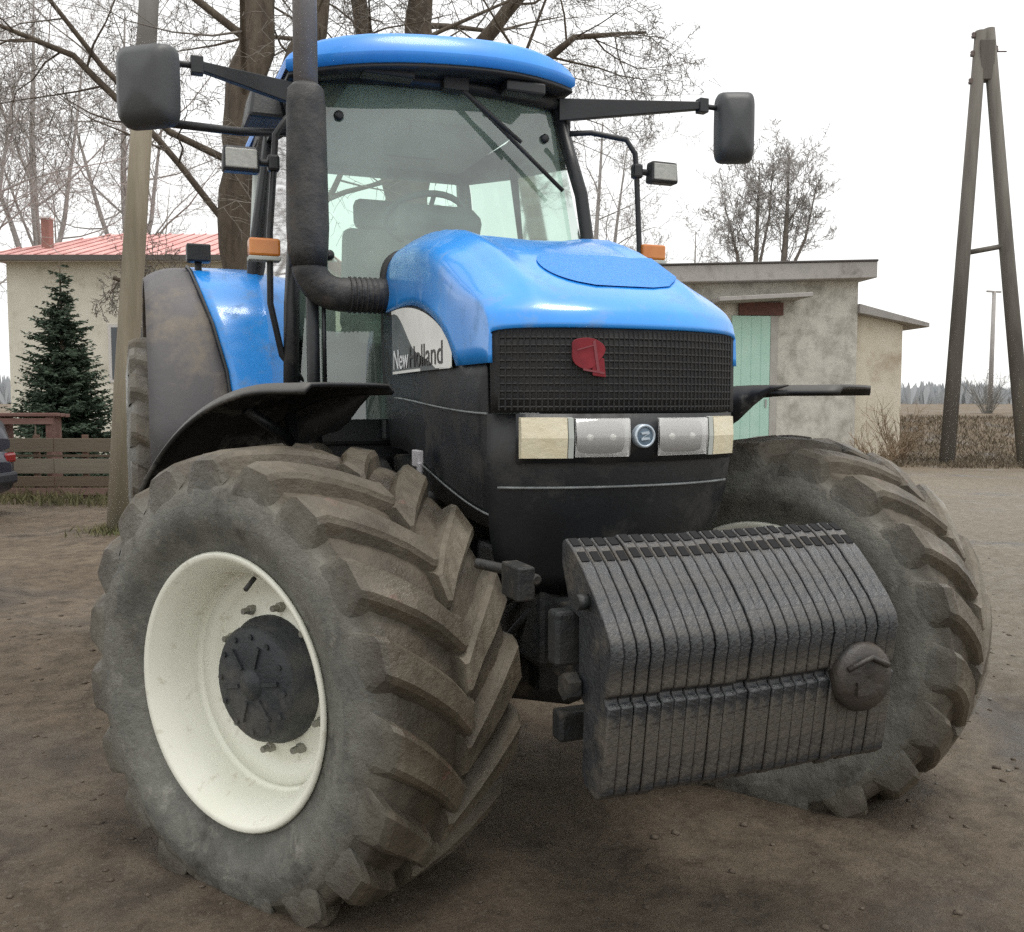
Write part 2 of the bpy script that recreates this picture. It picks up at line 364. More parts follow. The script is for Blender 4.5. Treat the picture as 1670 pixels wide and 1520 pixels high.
def tyre_mesh(Rr, w, rim_r, nlug, lug_h, skew, lug_w):
    hw = w / 2; base = Rr - lug_h
    prof = [(-hw * .80, rim_r - .012), (-hw * .86, rim_r + .01), (-hw * .93, rim_r + .05), (-hw * 1.03, lerp(rim_r, base, .35)), (-hw * 1.06, lerp(rim_r, base, .55)),
            (-hw * 1.02, lerp(rim_r, base, .75)), (-hw * .97, base - .055), (-hw * .90, base - .02), (-hw * .6, base - .006), (0, base)]
    prof = prof + [(-a, r) for a, r in reversed(prof[:-1])]
    mb = MB(); dense = []
    for (a0, r0), (a1, r1) in zip(prof, prof[1:]):
        m_ = 4 if r0 > base - .1 else 2
        dense += [(lerp(a0, a1, q / m_), lerp(r0, r1, q / m_)) for q in range(m_)]
    dense.append(prof[-1]); mb.lathe(dense, 160, 'X'); nb = len(mb.v)
    for i_ in range(nb):       # caked mud between the lugs, scuffed ribs on the side wall
        v = Vector(mb.v[i_]); r = math.hypot(v.y, v.z); n1 = noise.noise(v * 9) * .5 + noise.noise(v * 23) * .5
        if r > base - .03: d_ = .014 * max(0, n1 + .25)
        else: d_ = .004 * n1
        k_ = 1 + d_ / r; side_ = (1 if v.x > 0 else -1) * (.006 * n1 + (.004 if int((r - rim_r) / .018) % 3 == 0 and r < base - .08 else 0)) if r < base - .03 else 0
        mb.v[i_] = (v.x + side_, v.y * k_, v.z * k_)
    path = [(-.05, Rr - .004, base - .015), (.0, Rr, base - .012), (.25, Rr - .001, base - .012), (.5, Rr - .004, base - .016), (.75, Rr - .010, base - .022), (.92, Rr - .018, base - .034), (1.0, Rr - .036, base - .06), (1.022, Rr - .08, base - .075), (1.03, Rr - .115, base - .10)]
    rnd = random.Random(int(Rr * 1000))
    for side in (-1, 1):
        for k in range(nlug):
            a0 = 2 * pi * (k + (.5 if side > 0 else 0)) / nlug + rnd.uniform(-.012, .012)
            rows = []
            for i, (u, rt, rb) in enumerate(path):
                ph = a0 + skew * (max(u, 0) ** .85) / Rr
                wt = lug_w * (.42 + .10 * min(u, 1)) * rnd.uniform(.95, 1.05); wb = lug_w * (.72 + .12 * min(u, 1))
                off = side * u * hw
                def pt(r, da): 
                    t = ph + da / Rr
                    return Vector((off, -cos(t) * r, sin(t) * r))
                sag = rnd.uniform(-.004, .002)
                rows.append([pt(rb, -wb), pt(rt - .012 + sag, -wt * 1.12), pt(rt + sag, -wt * .8), pt(rt + sag, wt * .8), pt(rt - .012 + sag, wt * 1.12), pt(rb, wb)])
            mb.grid(rows, smooth=False)
            o = len(mb.v) - len(rows) * 6
            mb.f.append(tuple(o + j for j in range(6))); mb.m.append(0); mb.sm.append(False)
            o2 = len(mb.v) - 6
            mb.f.append(tuple(o2 + j for j in reversed(range(6)))); mb.m.append(0); mb.sm.append(False)
    return mb, nb, hw, base
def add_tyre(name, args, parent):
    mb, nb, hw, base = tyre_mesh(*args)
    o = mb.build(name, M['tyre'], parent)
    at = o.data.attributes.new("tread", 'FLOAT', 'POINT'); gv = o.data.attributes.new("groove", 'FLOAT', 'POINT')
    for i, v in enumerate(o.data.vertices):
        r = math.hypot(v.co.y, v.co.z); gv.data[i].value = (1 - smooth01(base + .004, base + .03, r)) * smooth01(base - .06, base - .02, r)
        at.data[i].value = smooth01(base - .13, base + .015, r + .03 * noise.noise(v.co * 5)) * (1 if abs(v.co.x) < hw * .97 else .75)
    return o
def make_wheel(args, loc, rz, side, parent, rim_r, hub_r, dish):
    "side: -1 outer face towards -X, +1 outer face towards +X"
    w = empty("wheel", loc, (0, 0, rz), parent)
    hw = args[1] / 2
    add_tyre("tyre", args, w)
    s = side
    # rim: flange, bead seat, drop centre, barrel and dished disc (both faces)
    pr = [(s * hw * .80, rim_r - .012), (s * hw * .90, rim_r + .012), (s * hw * .93, rim_r + .004), (s * hw * .90, rim_r - .012), (s * hw * .78, rim_r - .03),
          (s * hw * .70, rim_r - .055), (s * hw * .40, rim_r - .062), (s * hw * .30, rim_r - .078), (s * dish, rim_r - .085), (s * (dish - .03), rim_r - .12),
          (s * (dish - .045), rim_r - .16), (s * (dish - .03), hub_r + .02), (s * (dish - .03), .02)]
    rm = MB(); rm.lathe(pr, 72, 'X')
    back = [(s * (dish - .05), .02), (s * (dish - .055), hub_r + .02), (s * (dish - .075), rim_r - .12), (-s * hw * .3, rim_r - .075), (-s * hw * .78, rim_r - .05), (-s * hw * .90, rim_r - .012), (-s * hw * .93, rim_r + .004), (-s * hw * .90, rim_r + .012), (-s * hw * .80, rim_r - .012)]
    rm.lathe(back, 72, 'X'); rm.build("rim", M['cream'], w, flip=False)
    h = MB(); d0 = dish - .04
    h.lathe([(s * d0, hub_r + .015), (s * (d0 + .035), hub_r + .015), (s * (d0 + .045), hub_r), (s * (d0 + .085), hub_r - .004), (s * (d0 + .10), hub_r - .02), (s * (d0 + .106), hub_r * .5), (s * (d0 + .106), .001)], 40, 'X')
    for k in range(12):
        a = 2 * pi * k / 12; h.lathe([(s * (d0 + .09), .009), (s * (d0 + .108), .009), (s * (d0 + .108), .001)], 6, 'X', (0, -cos(a) * hub_r * .8, sin(a) * hub_r * .8), smooth=False)
    h.lathe([(s * (d0 + .10), .05), (s * (d0 + .112), .045), (s * (d0 + .113), .001)], 20, 'X')
    for k in range(6):
        a = 2 * pi * k / 6 + .2; h.box((s * (d0 + .108), -cos(a) * hub_r * .5, sin(a) * hub_r * .5), (.010, .07, .012), Matrix.Rotation(-a, 3, 'X'))
    hub = h.build("hub", M['hub'], w)
    for k in range(10):
        a = 2 * pi * (k + .3) / 10; rb = hub_r + .045
        b = MB(); b.lathe([(s * (d0 - .02), .016), (s * (d0 + .02), .016), (s * (d0 + .022), .011), (s * (d0 + .045), .010), (s * (d0 + .045), .001)], 6, 'X', (0, -cos(a) * rb, sin(a) * rb), smooth=False)
        b.build("wheel_nut", M['nut'], w)
    v = MB(); v.tube([(s * hw * .66, -.05, rim_r - .07), (s * hw * .80, -.055, rim_r - .10)], .008, 6); v.build("valve_stem", M['hose'], w)
    return w
FARGS = (FR, FW, .41, 19, .048, .235, .112)
RARGS = (.985, .66, .56, 21, .05, .27, .125)
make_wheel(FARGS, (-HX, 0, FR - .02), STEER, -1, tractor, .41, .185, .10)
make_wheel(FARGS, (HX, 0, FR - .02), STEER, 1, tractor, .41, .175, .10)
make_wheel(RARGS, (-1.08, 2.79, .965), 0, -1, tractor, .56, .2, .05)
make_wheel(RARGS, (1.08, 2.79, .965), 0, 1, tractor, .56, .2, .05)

# front fenders turning with the wheels
def front_fender(cx, side):
    e = empty("front_fender", (cx, 0, FR), (0, 0, STEER), tractor)
    rows = []; n = 26
    for i in range(n + 1):
        t = lerp(R_(80 if side < 0 else 71), R_(147), i / n); rr = .905 / sin(t) if t < pi / 2 else .905
        row = []
        for u in (-1.0, -.96, -.85, -.5, 0, .5, .85, .96, 1.0):
            drop = .03 * max(0, (abs(u) - .82) / .18) ** 1.5
            row.append((u * .20 - side * .12, -cos(t) * (rr - drop), sin(t) * (rr - drop)))
        rows.append(row)
    sk = MB(); ui = -side * .32; skr = []
    for i in range(17):
        t = lerp(R_(82), R_(147), i / 16); q_ = (.904 / sin(t) if t < pi / 2 else .904); dd_ = .15 * smooth01(R_(82), R_(99), t) + .004; skr.append([(ui, -cos(t) * r_, sin(t) * r_) for r_ in (q_, q_ - dd_ * .5, q_ - dd_)])
    sk.grid(skr); sk.build("fender_skirt", M['fender'], e, solid=.01)
    mb = MB(); mb.grid(rows); mb.build("fender_shell", M['fender'], e, solid=.014, bevel=0)
    b = MB(); s = -side
    b.tube([(s * .30, .12, .05), (s * .33, .30, .40), (s * .31, .34, .80)], .024, 8); b.tube([(s * .31, .33, .70), (s * .12, .36, .82)], .02, 8)
    b.build("fender_bracket", M['black'], e)
front_fender(-HX, -1); front_fender(HX, 1)

# front axle, chassis and engine
ax = MB()
ax.tube([(-.62, .02, .72), (-.35, .02, .66), (0, 0, .64), (.35, .02, .66), (.62, .02, .72)], [.10, .085, .14, .085, .10], 14)
ax.box((0, .02, .72), (.34, .42, .22)); ax.build("front_axle", M['iron'], tractor, bevel=.01)
for s in (-1, 1):
    k = MB(); k.tube([(s * .62, .0, .50), (s * .62, 0, .96)], [.075, .065], 12); k.lathe([(0, .15), (s * .12, .165), (s * .2, .15)], 24, 'X', (s * .64, 0, .73)); k.build("steering_knuckle", M['iron'], tractor)
    r = MB(); r.tube([(s * .10, .24, .66), (s * .58, .22, .64)], .028, 10); r.tube([(s * .2, .24, .66), (s * .45, .225, .645)], .042, 12); r.build("steering_ram", M['steel'], tractor)
ch = MB(); ch.span((-.24, -.35, .74), (.24, 1.3, 1.08)); ch.span((-.30, .25, .78), (.30, 1.2, 1.34)); ch.span((-.33, 1.2, .55), (.33, 3.0, 1.15)); ch.build("engine_block", M['iron'], tractor, bevel=.02)
rx = MB(); rx.tube([(-1.0, 2.79, .965), (1.0, 2.79, .965)], .16, 16); rx.box((0, 2.79, .95), (.6, .6, .6)); rx.build("rear_axle", M['iron'], tractor, bevel=.02)
for s in (-1, 1):
    t = MB()
    t.tube([(s * .30, .3, 1.25), (s * .36, .55, 1.18), (s * .37, .9, 1.2), (s * .36, 1.2, 1.3)], .035, 10)
    t.tube([(s * .26, -.15, 1.02), (s * .34, .1, .92), (s * .36, .5, .9), (s * .36, 1.2, .85)], .022, 8)
    t.tube([(s * .25, -.25, .98), (s * .30, .0, .84), (s * .46, .1, .74)], .014, 8)
    t.tube([(s * .22, -.3, .95), (s * .27, -.12, .78), (s * .42, .06, .66)], .012, 8)
    t.build("hydraulic_hose", M['hose'], tractor)
ft = MB(); ft.span((-.78, 1.45, .62), (-.40, 2.15, 1.15)); ft.build("fuel_tank", M['black'], tractor, bevel=.05)
st = MB()
for i, z in enumerate((.45, .75, 1.05)): st.span((-.95 + .06 * i, 1.35, z), (-.62, 1.62, z + .03))
st.span((-.93, 1.34, .42), (-.90, 1.37, 1.3)); st.build("cab_steps", M['black'], tractor, bevel=.006)

# hood
YN = -.53; HW = .428
def nose_y(x): return YN + .115 * (abs(x) / HW) ** 2.3
HOOD_REAR = .97
def hood_top(s):           # crown height along the hood
    pts = [(0, 1.80), (.012, 1.845), (.03, 1.875), (.07, 1.915), (.12, 1.955), (.18, 2.0), (.26, 2.06), (.34, 2.11), (.46, 2.17), (.6, 2.21), (.74, 2.235), (.88, 2.25), (.96, 2.25), (1, 2.235)]
    for (a, u), (b, v) in zip(pts, pts[1:]):
        if s <= b: return lerp(u, v, (s - a) / (b - a))
    return pts[-1][1]
def hood_shoulder(s): return hood_top(s) - lerp(.03, .17, smooth01(0, .25, s)) - .05 * smooth01(.6, 1, s)
def blue_edge(y):          # lower edge of the blue sheet on the flank
    if y < -.10: return 1.695
    t = min(1, (y + .10) / .84); return 1.695 + .262 * math.sqrt(max(0, 1 - (1 - t) ** 2)) 
def half_w(s): return HW + .008 * sin(pi * min(1, s * 1.4)) - .045 * smooth01(.3, 1, s)
def hood_pt(a, s):
    "a in -1..1 across the arch, s along"
    w = half_w(s); al = a * pi / 2
    x = w * math.copysign(abs(sin(al)) ** .42, al)
    zt, zs = hood_top(s), hood_shoulder(s)
    z = zs + (zt - zs) * abs(cos(al)) ** .42
    # two soft ridges and a shallow valley over the crown
    z += .020 * max(0, 1 - abs(abs(x) - .285) / .06) * smooth01(.02, .12, s) * (1 - smooth01(.8, 1, s)) - .012 * math.exp(-(x / .17) ** 2) * smooth01(.05, .2, s) * (1 - smooth01(.7, 1, s))
    y0 = nose_y(x); y = y0 + (HOOD_REAR - y0) * s
    return Vector((x, y, z))
SS = [0, .004, .012, .022, .035, .055, .08, .11, .15, .2, .26, .32, .4, .48, .56, .64, .72, .8, .87, .92, .96, .985, 1.0]
rows = []
for s in SS:
    arch = [hood_pt(-1 + 2 * j / 72, s) for j in range(73)]
    L_, R__ = arch[0], arch[-1]
    zb = blue_edge(L_.y)
    left = [Vector((L_.x - .004 * k, L_.y, lerp(L_.z, zb, k))) for k in (1, .66, .33)]
    right = [Vector((R__.x + .004 * k, R__.y, lerp(R__.z, zb, k))) for k in (.33, .66, 1)]
    rows.append(left + arch + right)
hd = MB(); hd.grid(rows)
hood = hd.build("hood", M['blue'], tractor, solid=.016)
# front corner pieces of the blue sheet (beside the grille)
# recessed mesh panel on the crown
rc = MB(); rr = []
for i in range(15):
    s = lerp(.10, .30, i / 14); row = []
    wv = math.sqrt(max(0, 1 - ((i - 7) / 7.3) ** 2)) ** .7
    for j in range(21):
        x = lerp(-.20, .30, j / 20) * wv + .02
        # find a for x
        w = half_w(s); a = math.copysign(math.asin(min(1, abs(x / w)) ** (1 / .42)) / (pi / 2), x)
        p = hood_pt(a, s); row.append(p + Vector((0, -.002, .0045)))
    rr.append(row)
rc.grid(rr); rc.build("hood_intake_mesh", M['recess'], hood)
# black seal behind the hood
sl = MB(); arch = [hood_pt(-1 + 2 * j / 30, 1.0) for j in range(31)]
sl.tube([Vector((p.x * 1.0, p.y + .03, p.z - .005)) for p in arch], .022, 8); sl.build("hood_seal", M['hose'], hood)

# nose: grille, lamps, bumper; all follow the bowed front
def bow(x, z, dy=0.0): return Vector((x, nose_y(x) + dy, z))
def bow_panel(x0, x1, z0, z1, dy, n=24, rows=4, lean=0.0, wrap=0.0):
    mb = MB(); g_ = []
    for i in range(rows + 1):
        z = lerp(z0, z1, i / rows)
        g_.append([bow(lerp(x0, x1, j / n), z, dy + lean * i / rows) for j in range(n + 1)])
    mb.grid(g_); return mb
gr = bow_panel(-HW + .004, HW - .004, 1.548, 1.795, .006, 30, 4); 
grille = gr.build("grille", M['grille'], tractor, solid=.01, off=-1)
for z in [1.565 + .0225 * k for k in range(10)]:
    sb = MB(); sb.grid([[bow(lerp(-.405, .405, j / 24), z + dz, .004 + dy) for j in range(25)] for dz, dy in ((-.004, .01), (-.003, 0), (.003, 0), (.004, .01))]); sb.build("grille_slat", M['grille'], grille)
for kx in range(50):
    x = -.402 + .0164 * kx; sb = MB(); sb.grid([[bow(x + dx, z, .002 + dy) for z in (1.555, 1.79)] for dx, dy in ((-.003, .006), (-.0015, .001), (.0015, .001), (.003, .006))]); sb.build("grille_bar", M['grille'], grille)
# red emblem on the grille: rounded lozenge with a stem
def em(u, v, w): return bow(-.165 + u, 1.727 + v, -.006 - w)
eb = MB(); pts = []
for k in range(28):
    t = 2 * pi * k / 28; pts.append((.050 * cos(t) * (1 + .12 * cos(3 * t)), .046 * sin(t) + .006 * cos(2 * t)))
eb.prism(pts, (0, .005), em)
eb.prism([(.012, -.012), (.052, -.02), (.058, -.075), (.018, -.07)], (0, .004), em)
emb = eb.build("emblem", M['red'], grille, bevel=.0015)
ev = MB(); ev.prism([(.016, .030), (.024, .034), (.038, -.058), (.030, -.060)], (.0052, .0062), em); ev.prism([(-.012, -.055), (.052, -.066), (.052, -.060), (-.012, -.049)], (.0052, .0062), em); ev.prism([(-.03, .002), (.018, .016), (.018, .020), (-.03, .006)], (.0052, .0062), em)
ev.build("emblem_vein", material("emblem_vein_red", (.22, .05, .06), .7), emb)  # raised veins in a slightly paler red

lb = bow_panel(-.36, .405, 1.400, 1.545, .0, 26, 2); lbo = lb.build("lamp_bar", M['black'], tractor, solid=.02, off=-1)
def lamp(x0, x1, z0, z1, mat, name):
    mb = MB(); n = 6
    f = [[bow(lerp(x0, x1, j / n), z, dy) for j in range(n + 1)] for z, dy in ((z0, .01), (z0 + .003, -.016), (lerp(z0, z1, .5), -.022), (z1 - .003, -.016), (z1, .01))]
    mb.grid(f, smooth=False)
    for j in (0, n): mb.add([r[j] for r in f], [tuple(range(5))])
    return mb.build(name, mat, lbo)
lamp(-.352, -.225, 1.412, 1.536, M['sidelens'], "indicator_lens"); lamp(-.222, -.207, 1.412, 1.536, M['trim'], "lamp_divider")
def headlight(x0, x1, z0, z1):
    hb = MB(); n = 6; pr_ = []     # silvered bowl behind a clear fluted cover
    for i in range(9):
        v = lerp(-1, 1, i / 8); pr_.append([bow(lerp(x0, x1, j / 10), lerp(z0, z1, i / 8), -.012 + .045 * (1 - (v * v)) * (1 - abs(lerp(-1, 1, j / 10)) ** 4)) for j in range(11)])
    hb.grid(pr_); ho = hb.build("headlight", M['reflector'], lbo, flip=False)
    for f_ in (.3, .72):
        q = MB(); c_ = bow(lerp(x0, x1, f_), (z0 + z1) / 2, .012); q.lathe([(-.018, .0005), (-.016, .010), (.0, .013), (.016, .013)], 14, 'Y', c_); q.build("bulb", M['bulb'], ho)
    q = MB(); gf = []
    for z, dy in ((z0, -.004), (z0 + .003, -.018), (lerp(z0, z1, .5), -.023), (z1 - .003, -.018), (z1, -.004)): gf.append([bow(lerp(x0, x1, j / 8), z, dy) for j in range(9)])
    q.grid(gf); q.build("headlight_cover", M['cover'], lbo, flip=False)
M['reflector'] = material("silvered_reflector", (.90, .91, .91), .35, None, 30, metal=.1, bump=.06, bscale=35)
M['bulb'] = material("bulb_glass", (.9, .88, .8), .15)
M['cover'] = glass_mat("headlight_cover_glass", (.97, .98, .98), .05, .08, (.88, .88, .86), .42, 300)
headlight(-.200, -.032, 1.418, 1.532); headlight(.068, .262, 1.418, 1.532)
lamp(.268, .288, 1.412, 1.536, M['trim'], "lamp_divider"); lamp(.291, .398, 1.412, 1.536, M['sidelens'], "indicator_lens")
bd = MB(); bd.lathe([(.02, .036), (-.012, .036), (-.016, .033), (-.016, .028), (-.011, .027)], 32, 'Y', (.018, YN - .006, 1.478)); bdo = bd.build("badge_ring", M['badge'], lbo)
bd = MB(); bd.lathe([(-.010, .027), (-.013, .012), (-.014, .0005)], 24, 'Y', (.018, YN - .006, 1.478)); bd.build("badge_face", M['badge_dark'], lbo)
bd = MB(); bd.prism([(-.014, -.013), (.016, -.010), (.012, -.004), (-.008, -.004), (.014, .008), (.010, .015), (-.016, .011), (-.012, .005), (.006, .006), (-.014, -.006)], (0, .003), lambda u, v, w: Vector((u + .018, YN - .0205 - w, 1.478 + v))); bd.build("badge_mark", M['badge'], lbo)

# dark lower nose and flank panels
nz_ = MB(); ring = []
for z, k, dy in ((1.545, 1.0, .022), (1.40, 1.0, .022), (1.30, .985, .035), (1.18, .95, .06), (1.05, .86, .10), (.98, .78, .14)):
    row = []
    for j in range(25):
        x = lerp(-HW, HW, j / 24); p = bow(x, z, dy); p.x *= k; row.append(p)
    ring.append(row)
nz_.grid(ring); npo = nz_.build("nose_panel", M['black'], tractor, solid=.02, off=-1)
sq_ = MB(); sq_.tube([bow(lerp(-.40, .40, j / 20), 1.325, .025) for j in range(21)], .004, 6); sq_.build("panel_seam", M['seam'], npo)
for s in (-1, 1):
    fl = MB(); rws = []
    for i in range(15):
        y = lerp(-.36, 1.02, i / 14); row = []
        for j in range(9):
            zt = blue_edge(y) + .03; zb_ = lerp(1.19, 1.28, smooth01(-.36, .9, y)) + .10 * smooth01(.25, .75, y)
            z = lerp(zb_, zt, j / 8); row.append((s * (HW - .010 - .03 * (1 - j / 8) ** 2 - .034 * smooth01(.1, 1, y)), y, z))
        rws.append(row)
    fl.grid(rws); flo = fl.build("flank_panel", M['black'], tractor, solid=.012)
    sm = MB(); sm.tube([(s * (HW - .004 - .034 * smooth01(.1, 1, y)), y, 1.545 + .05 * smooth01(-.4, .9, y)) for y in [lerp(-.38, .80, k / 12) for k in range(13)]], .0035, 6); sm.build("panel_seam", M['seam'], flo)
    sm = MB(); sm.tube([(s * (HW - .026 - .03 * smooth01(.1, 1, y)), y, 1.235 + .13 * smooth01(-.4, .7, y)) for y in [lerp(-.37, .55, k / 12) for k in range(13)]], .0035, 6); sm.build("panel_seam", M['seam'], flo)
    if s < 0:
        # flank marking: pale crescent on grey field, lettering along its foot
        def fp(y, z, w): return Vector((-(HW + .004 - .034 * smooth01(.1, 1, y)) - w, y, z))
        def arc(y): return blue_edge(y) - .010
        N_ = 22; ysd = [lerp(-.08, .80, (k / N_) ** 1.4) for k in range(N_ + 1)]
        d = MB(); d.grid([[fp(y, 1.690, 0) for y in ysd], [fp(y, max(1.691, arc(y)), 0) for y in ysd]]); d.build("flank_decal", M['decal_grey'], flo)
        d = MB(); inner = [max(1.694, arc(y) - .16) if y < .34 else arc(y) - lerp(.16, .014, smooth01(.34, .76, y)) for y in ysd]
        d.grid([[fp(y, z, .002) for y, z in zip(ysd, inner)], [fp(y, max(1.6945, arc(y)), .002) for y in ysd]]); d.build("decal_crescent", M['decal'], flo)
        d = MB(); d.grid([[fp(y, 1.690, .0025) for y in (-.07, .4, .78)], [fp(y, 1.700, .0025) for y in (-.07, .4, .78)]]); d.build("decal_line", M['decal'], flo)
        for txt, y0, mt in (("New", .765, 'letter'), ("Holland", .475, 'letter_dark')):
            cu = bpy.data.curves.new("lettering", 'FONT'); cu.body = txt; cu.size = .145; cu.extrude = .0008
            to = bpy.data.objects.new("lettering", cu); COL.objects.link(to); bpy.context.view_layer.update()
            me = bpy.data.meshes.new_from_object(to.evaluated_get(bpy.context.evaluated_depsgraph_get())); bpy.data.objects.remove(to)
            wmax = max(v.co.x for v in me.vertices)
            width = .28 if txt == "New" else .46
            for v in me.vertices:
                u, h_ = v.co.x / wmax * width, v.co.y
                y = y0 - u; v.co = fp(y, 1.708 + h_ * .78, .0035 + v.co.z)
            me.materials.clear(); me.materials.append(M[mt])
            lo = bpy.data.objects.new("lettering", me); COL.objects.link(lo); lo.parent = flo
# pale bracket with a dangling strap below the right flank
br = MB(); br.box((-.45, .27, 1.375), (.02, .085, .06)); br.box((-.455, .235, 1.30), (.012, .032, .13), Matrix.Rotation(.15, 3, 'X')); br.box((-.43, .31, 1.33), (.012, .05, .03)); br.build("flank_bracket", M['rag'], tractor, bevel=.004)

# front weights
carrier = MB(); carrier.span((-.44, -.92, .92), (.44, -.86, 1.06)); carrier.span((-.22, -.9, .74), (.22, -.40, .98)); carrier.span((-.40, -.86, .70), (.40, -.80, .78))
carrier = carrier.build("weight_carrier", M['iron'], tractor, bevel=.01)
NWT = 24; WX0, WX1 = -.395, .46; pitch = (WX1 - WX0) / NWT
TOPC = [(-1.126, .995), (-1.118, 1.026), (-1.085, 1.07), (-1.03, 1.125), (-.97, 1.178), (-.91, 1.218), (-.87, 1.236)]
prof = [(-1.118, .96)] + TOPC + [(-.85, 1.225), (-.85, 1.17), (-.90, 1.06), (-.95, 1.05), (-.95, .86), (-.98, .84), (-.97, .67), (-.985, .64), (-1.05, .625), (-1.078, .645), (-1.088, .70), (-1.112, .868), (-1.095, .877), (-1.093, .887), (-1.108, .897)]
hole = [(-.945, 1.155), (-.905, 1.178)]
def weight_mesh():
    t = pitch * .94; mb = MB()
    mb.prism(prof, (-t / 2, t / 2), lambda u, v, w: Vector((w, u, v)))
    return mb
wm = weight_mesh().build("weight", M['weight'], carrier, bevel=.004)
wm.location.x = WX0 + pitch * .5
for p_ in wm.data.polygons: p_.use_smooth = True
wm.data.set_sharp_from_angle(angle=R_(28))
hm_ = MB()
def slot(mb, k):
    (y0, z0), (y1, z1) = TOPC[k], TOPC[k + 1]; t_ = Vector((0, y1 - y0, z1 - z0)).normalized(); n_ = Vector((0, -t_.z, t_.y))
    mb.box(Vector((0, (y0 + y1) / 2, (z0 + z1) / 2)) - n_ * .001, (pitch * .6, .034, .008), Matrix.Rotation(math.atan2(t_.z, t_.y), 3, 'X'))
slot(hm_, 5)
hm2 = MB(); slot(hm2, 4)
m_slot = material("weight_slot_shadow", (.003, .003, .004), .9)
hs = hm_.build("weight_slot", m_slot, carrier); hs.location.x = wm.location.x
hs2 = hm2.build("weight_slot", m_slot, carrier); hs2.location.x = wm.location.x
rnd = random.Random(8)
for k in range(1, NWT):
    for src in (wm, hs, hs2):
        c = src.copy(); COL.objects.link(c); c.location.x = WX0 + pitch * (k + .5)
        if src is wm: jz, jy = rnd.uniform(-.003, .003), rnd.uniform(-.004, .004)
        c.location.z = jz; c.location.y = jy
rod = MB(); rod.tube([(WX0 - .03, -.95, .88), (WX1 + .03, -.95, .88)], .018, 10); rod.tube([(WX0 - .04, -.95, .88), (WX0 - .005, -.95, .88)], .035, 6, smooth=False); rod.tube([(WX0 - .03, -1.0, 1.10), (WX0 - .003, -1.0, 1.10)], .02, 8); rod.build("weight_clamp_rod", M['iron'], carrier)
hk = MB(); hk.tube([(-.52, -.55, 1.13), (-.46, -.62, 1.12), (-.44, -.8, 1.12)], .016, 8); hk.box((-.47, -.74, 1.11), (.05, .12, .09)); hk.build("tow_bracket", M['iron'], carrier, bevel=.006)
pl = MB(); pl.lathe([(.02, .085), (-.006, .092), (-.02, .086), (-.032, .06), (-.036, .03), (-.03, .001)], 28, 'Y', (.335, -1.12, .87)); pl.box((.31, -1.156, .85), (.035, .012, .035)); pl.tube([(.27, -1.15, .90), (.335, -1.162, .93), (.40, -1.15, .90)], .008, 6); pl.build("tow_pin_plate", material("rusty_plate", (.034, .034, .035), .45, (.07, .055, .042), 9, metal=.3, bump=.4, bscale=25), carrier)

# cab
cab = empty("cab", (0, 1.3, 1.35), parent=tractor)
CO = Vector((0, 1.3, 1.35))
def cabm(mb, name, mat, parent=cab, **k):
    mb.v = [tuple(Vector(v) - CO) for v in mb.v]; return mb.build(name, mat, parent, **k)
FT, FB = (.60, 1.40, 3.06), (.76, 1.18, 1.45)      # front pillar top / bottom
BT, BB = (.64, 2.95, 3.06), (.70, 3.0, 1.95)
def mirx(p, s): return Vector((p[0] * s, p[1], p[2]))
for s in (-1, 1):
    q = MB(); q.tube([mirx(FB, s), mirx((.745, 1.20, 2.0), s), mirx((.69, 1.28, 2.6), s), mirx(FT, s)], .034, 8); cabm(q, "front_pillar", M['black'])
    q = MB(); q.tube([mirx((.80, 2.2, 1.5), s), mirx((.79, 2.2, 2.3), s), mirx((.68, 2.2, 3.06), s)], .03, 8); cabm(q, "door_pillar", M['black'])
    q = MB(); q.tube([mirx(BB, s), mirx(BT, s)], .045, 8); cabm(q, "rear_pillar", M['trim'])
    q = MB(); q.tube([mirx((.615, 1.40, 3.03), s), mirx((.69, 2.2, 3.03), s), mirx((.66, 2.95, 3.03), s)], .055, 8); q.box(mirx((.68, 1.9, 2.99), s), (.06, .9, .10)); cabm(q, "roof_rail", M['black'])
    # door glass
    gl = MB(); gl.grid([[mirx((.755, 1.23, 1.5), s), mirx((.785, 2.18, 1.5), s)], [mirx((.735, 1.24, 2.1), s), mirx((.78, 2.18, 2.2), s)], [mirx((.615, 1.42, 3.0), s), mirx((.685, 2.18, 3.0), s)]]); cabm(gl, "door_glass", M['glass'], flip=False)
    gl = MB(); gl.grid([[mirx((.785, 2.23, 2.2), s), mirx((.71, 2.96, 2.2), s)], [mirx((.685, 2.23, 3.0), s), mirx((.645, 2.93, 3.0), s)]]); cabm(gl, "rear_side_glass", M['glass'], flip=False)
ws = MB(); wr = []
for z in [lerp(1.50, 3.04, k / 8) for k in range(9)]:
    t = (z - 1.45) / (3.06 - 1.45); w = lerp(.735, .575, t); yb = lerp(1.18, 1.40, t ** 1.3)
    wr.append([(lerp(-w, w, j / 12), yb - .07 * (1 - (lerp(-1, 1, j / 12)) ** 2), z) for j in range(13)])
ws.grid(wr); cabm(ws, "windscreen", M['glass'], flip=False)
fr = MB(); fr.tube([(-.60, 1.38, 3.05), (-.3, 1.33, 3.06), (0, 1.315, 3.065), (.3, 1.33, 3.06), (.60, 1.38, 3.05)], .035, 8); cabm(fr, "windscreen_header", M['black'])
rg = MB(); rg.grid([[(-.64, 2.98, 2.0), (.64, 2.98, 2.0)], [(-.60, 2.93, 3.0), (.60, 2.93, 3.0)]]); cabm(rg, "rear_window", M['rearglass'], flip=False)
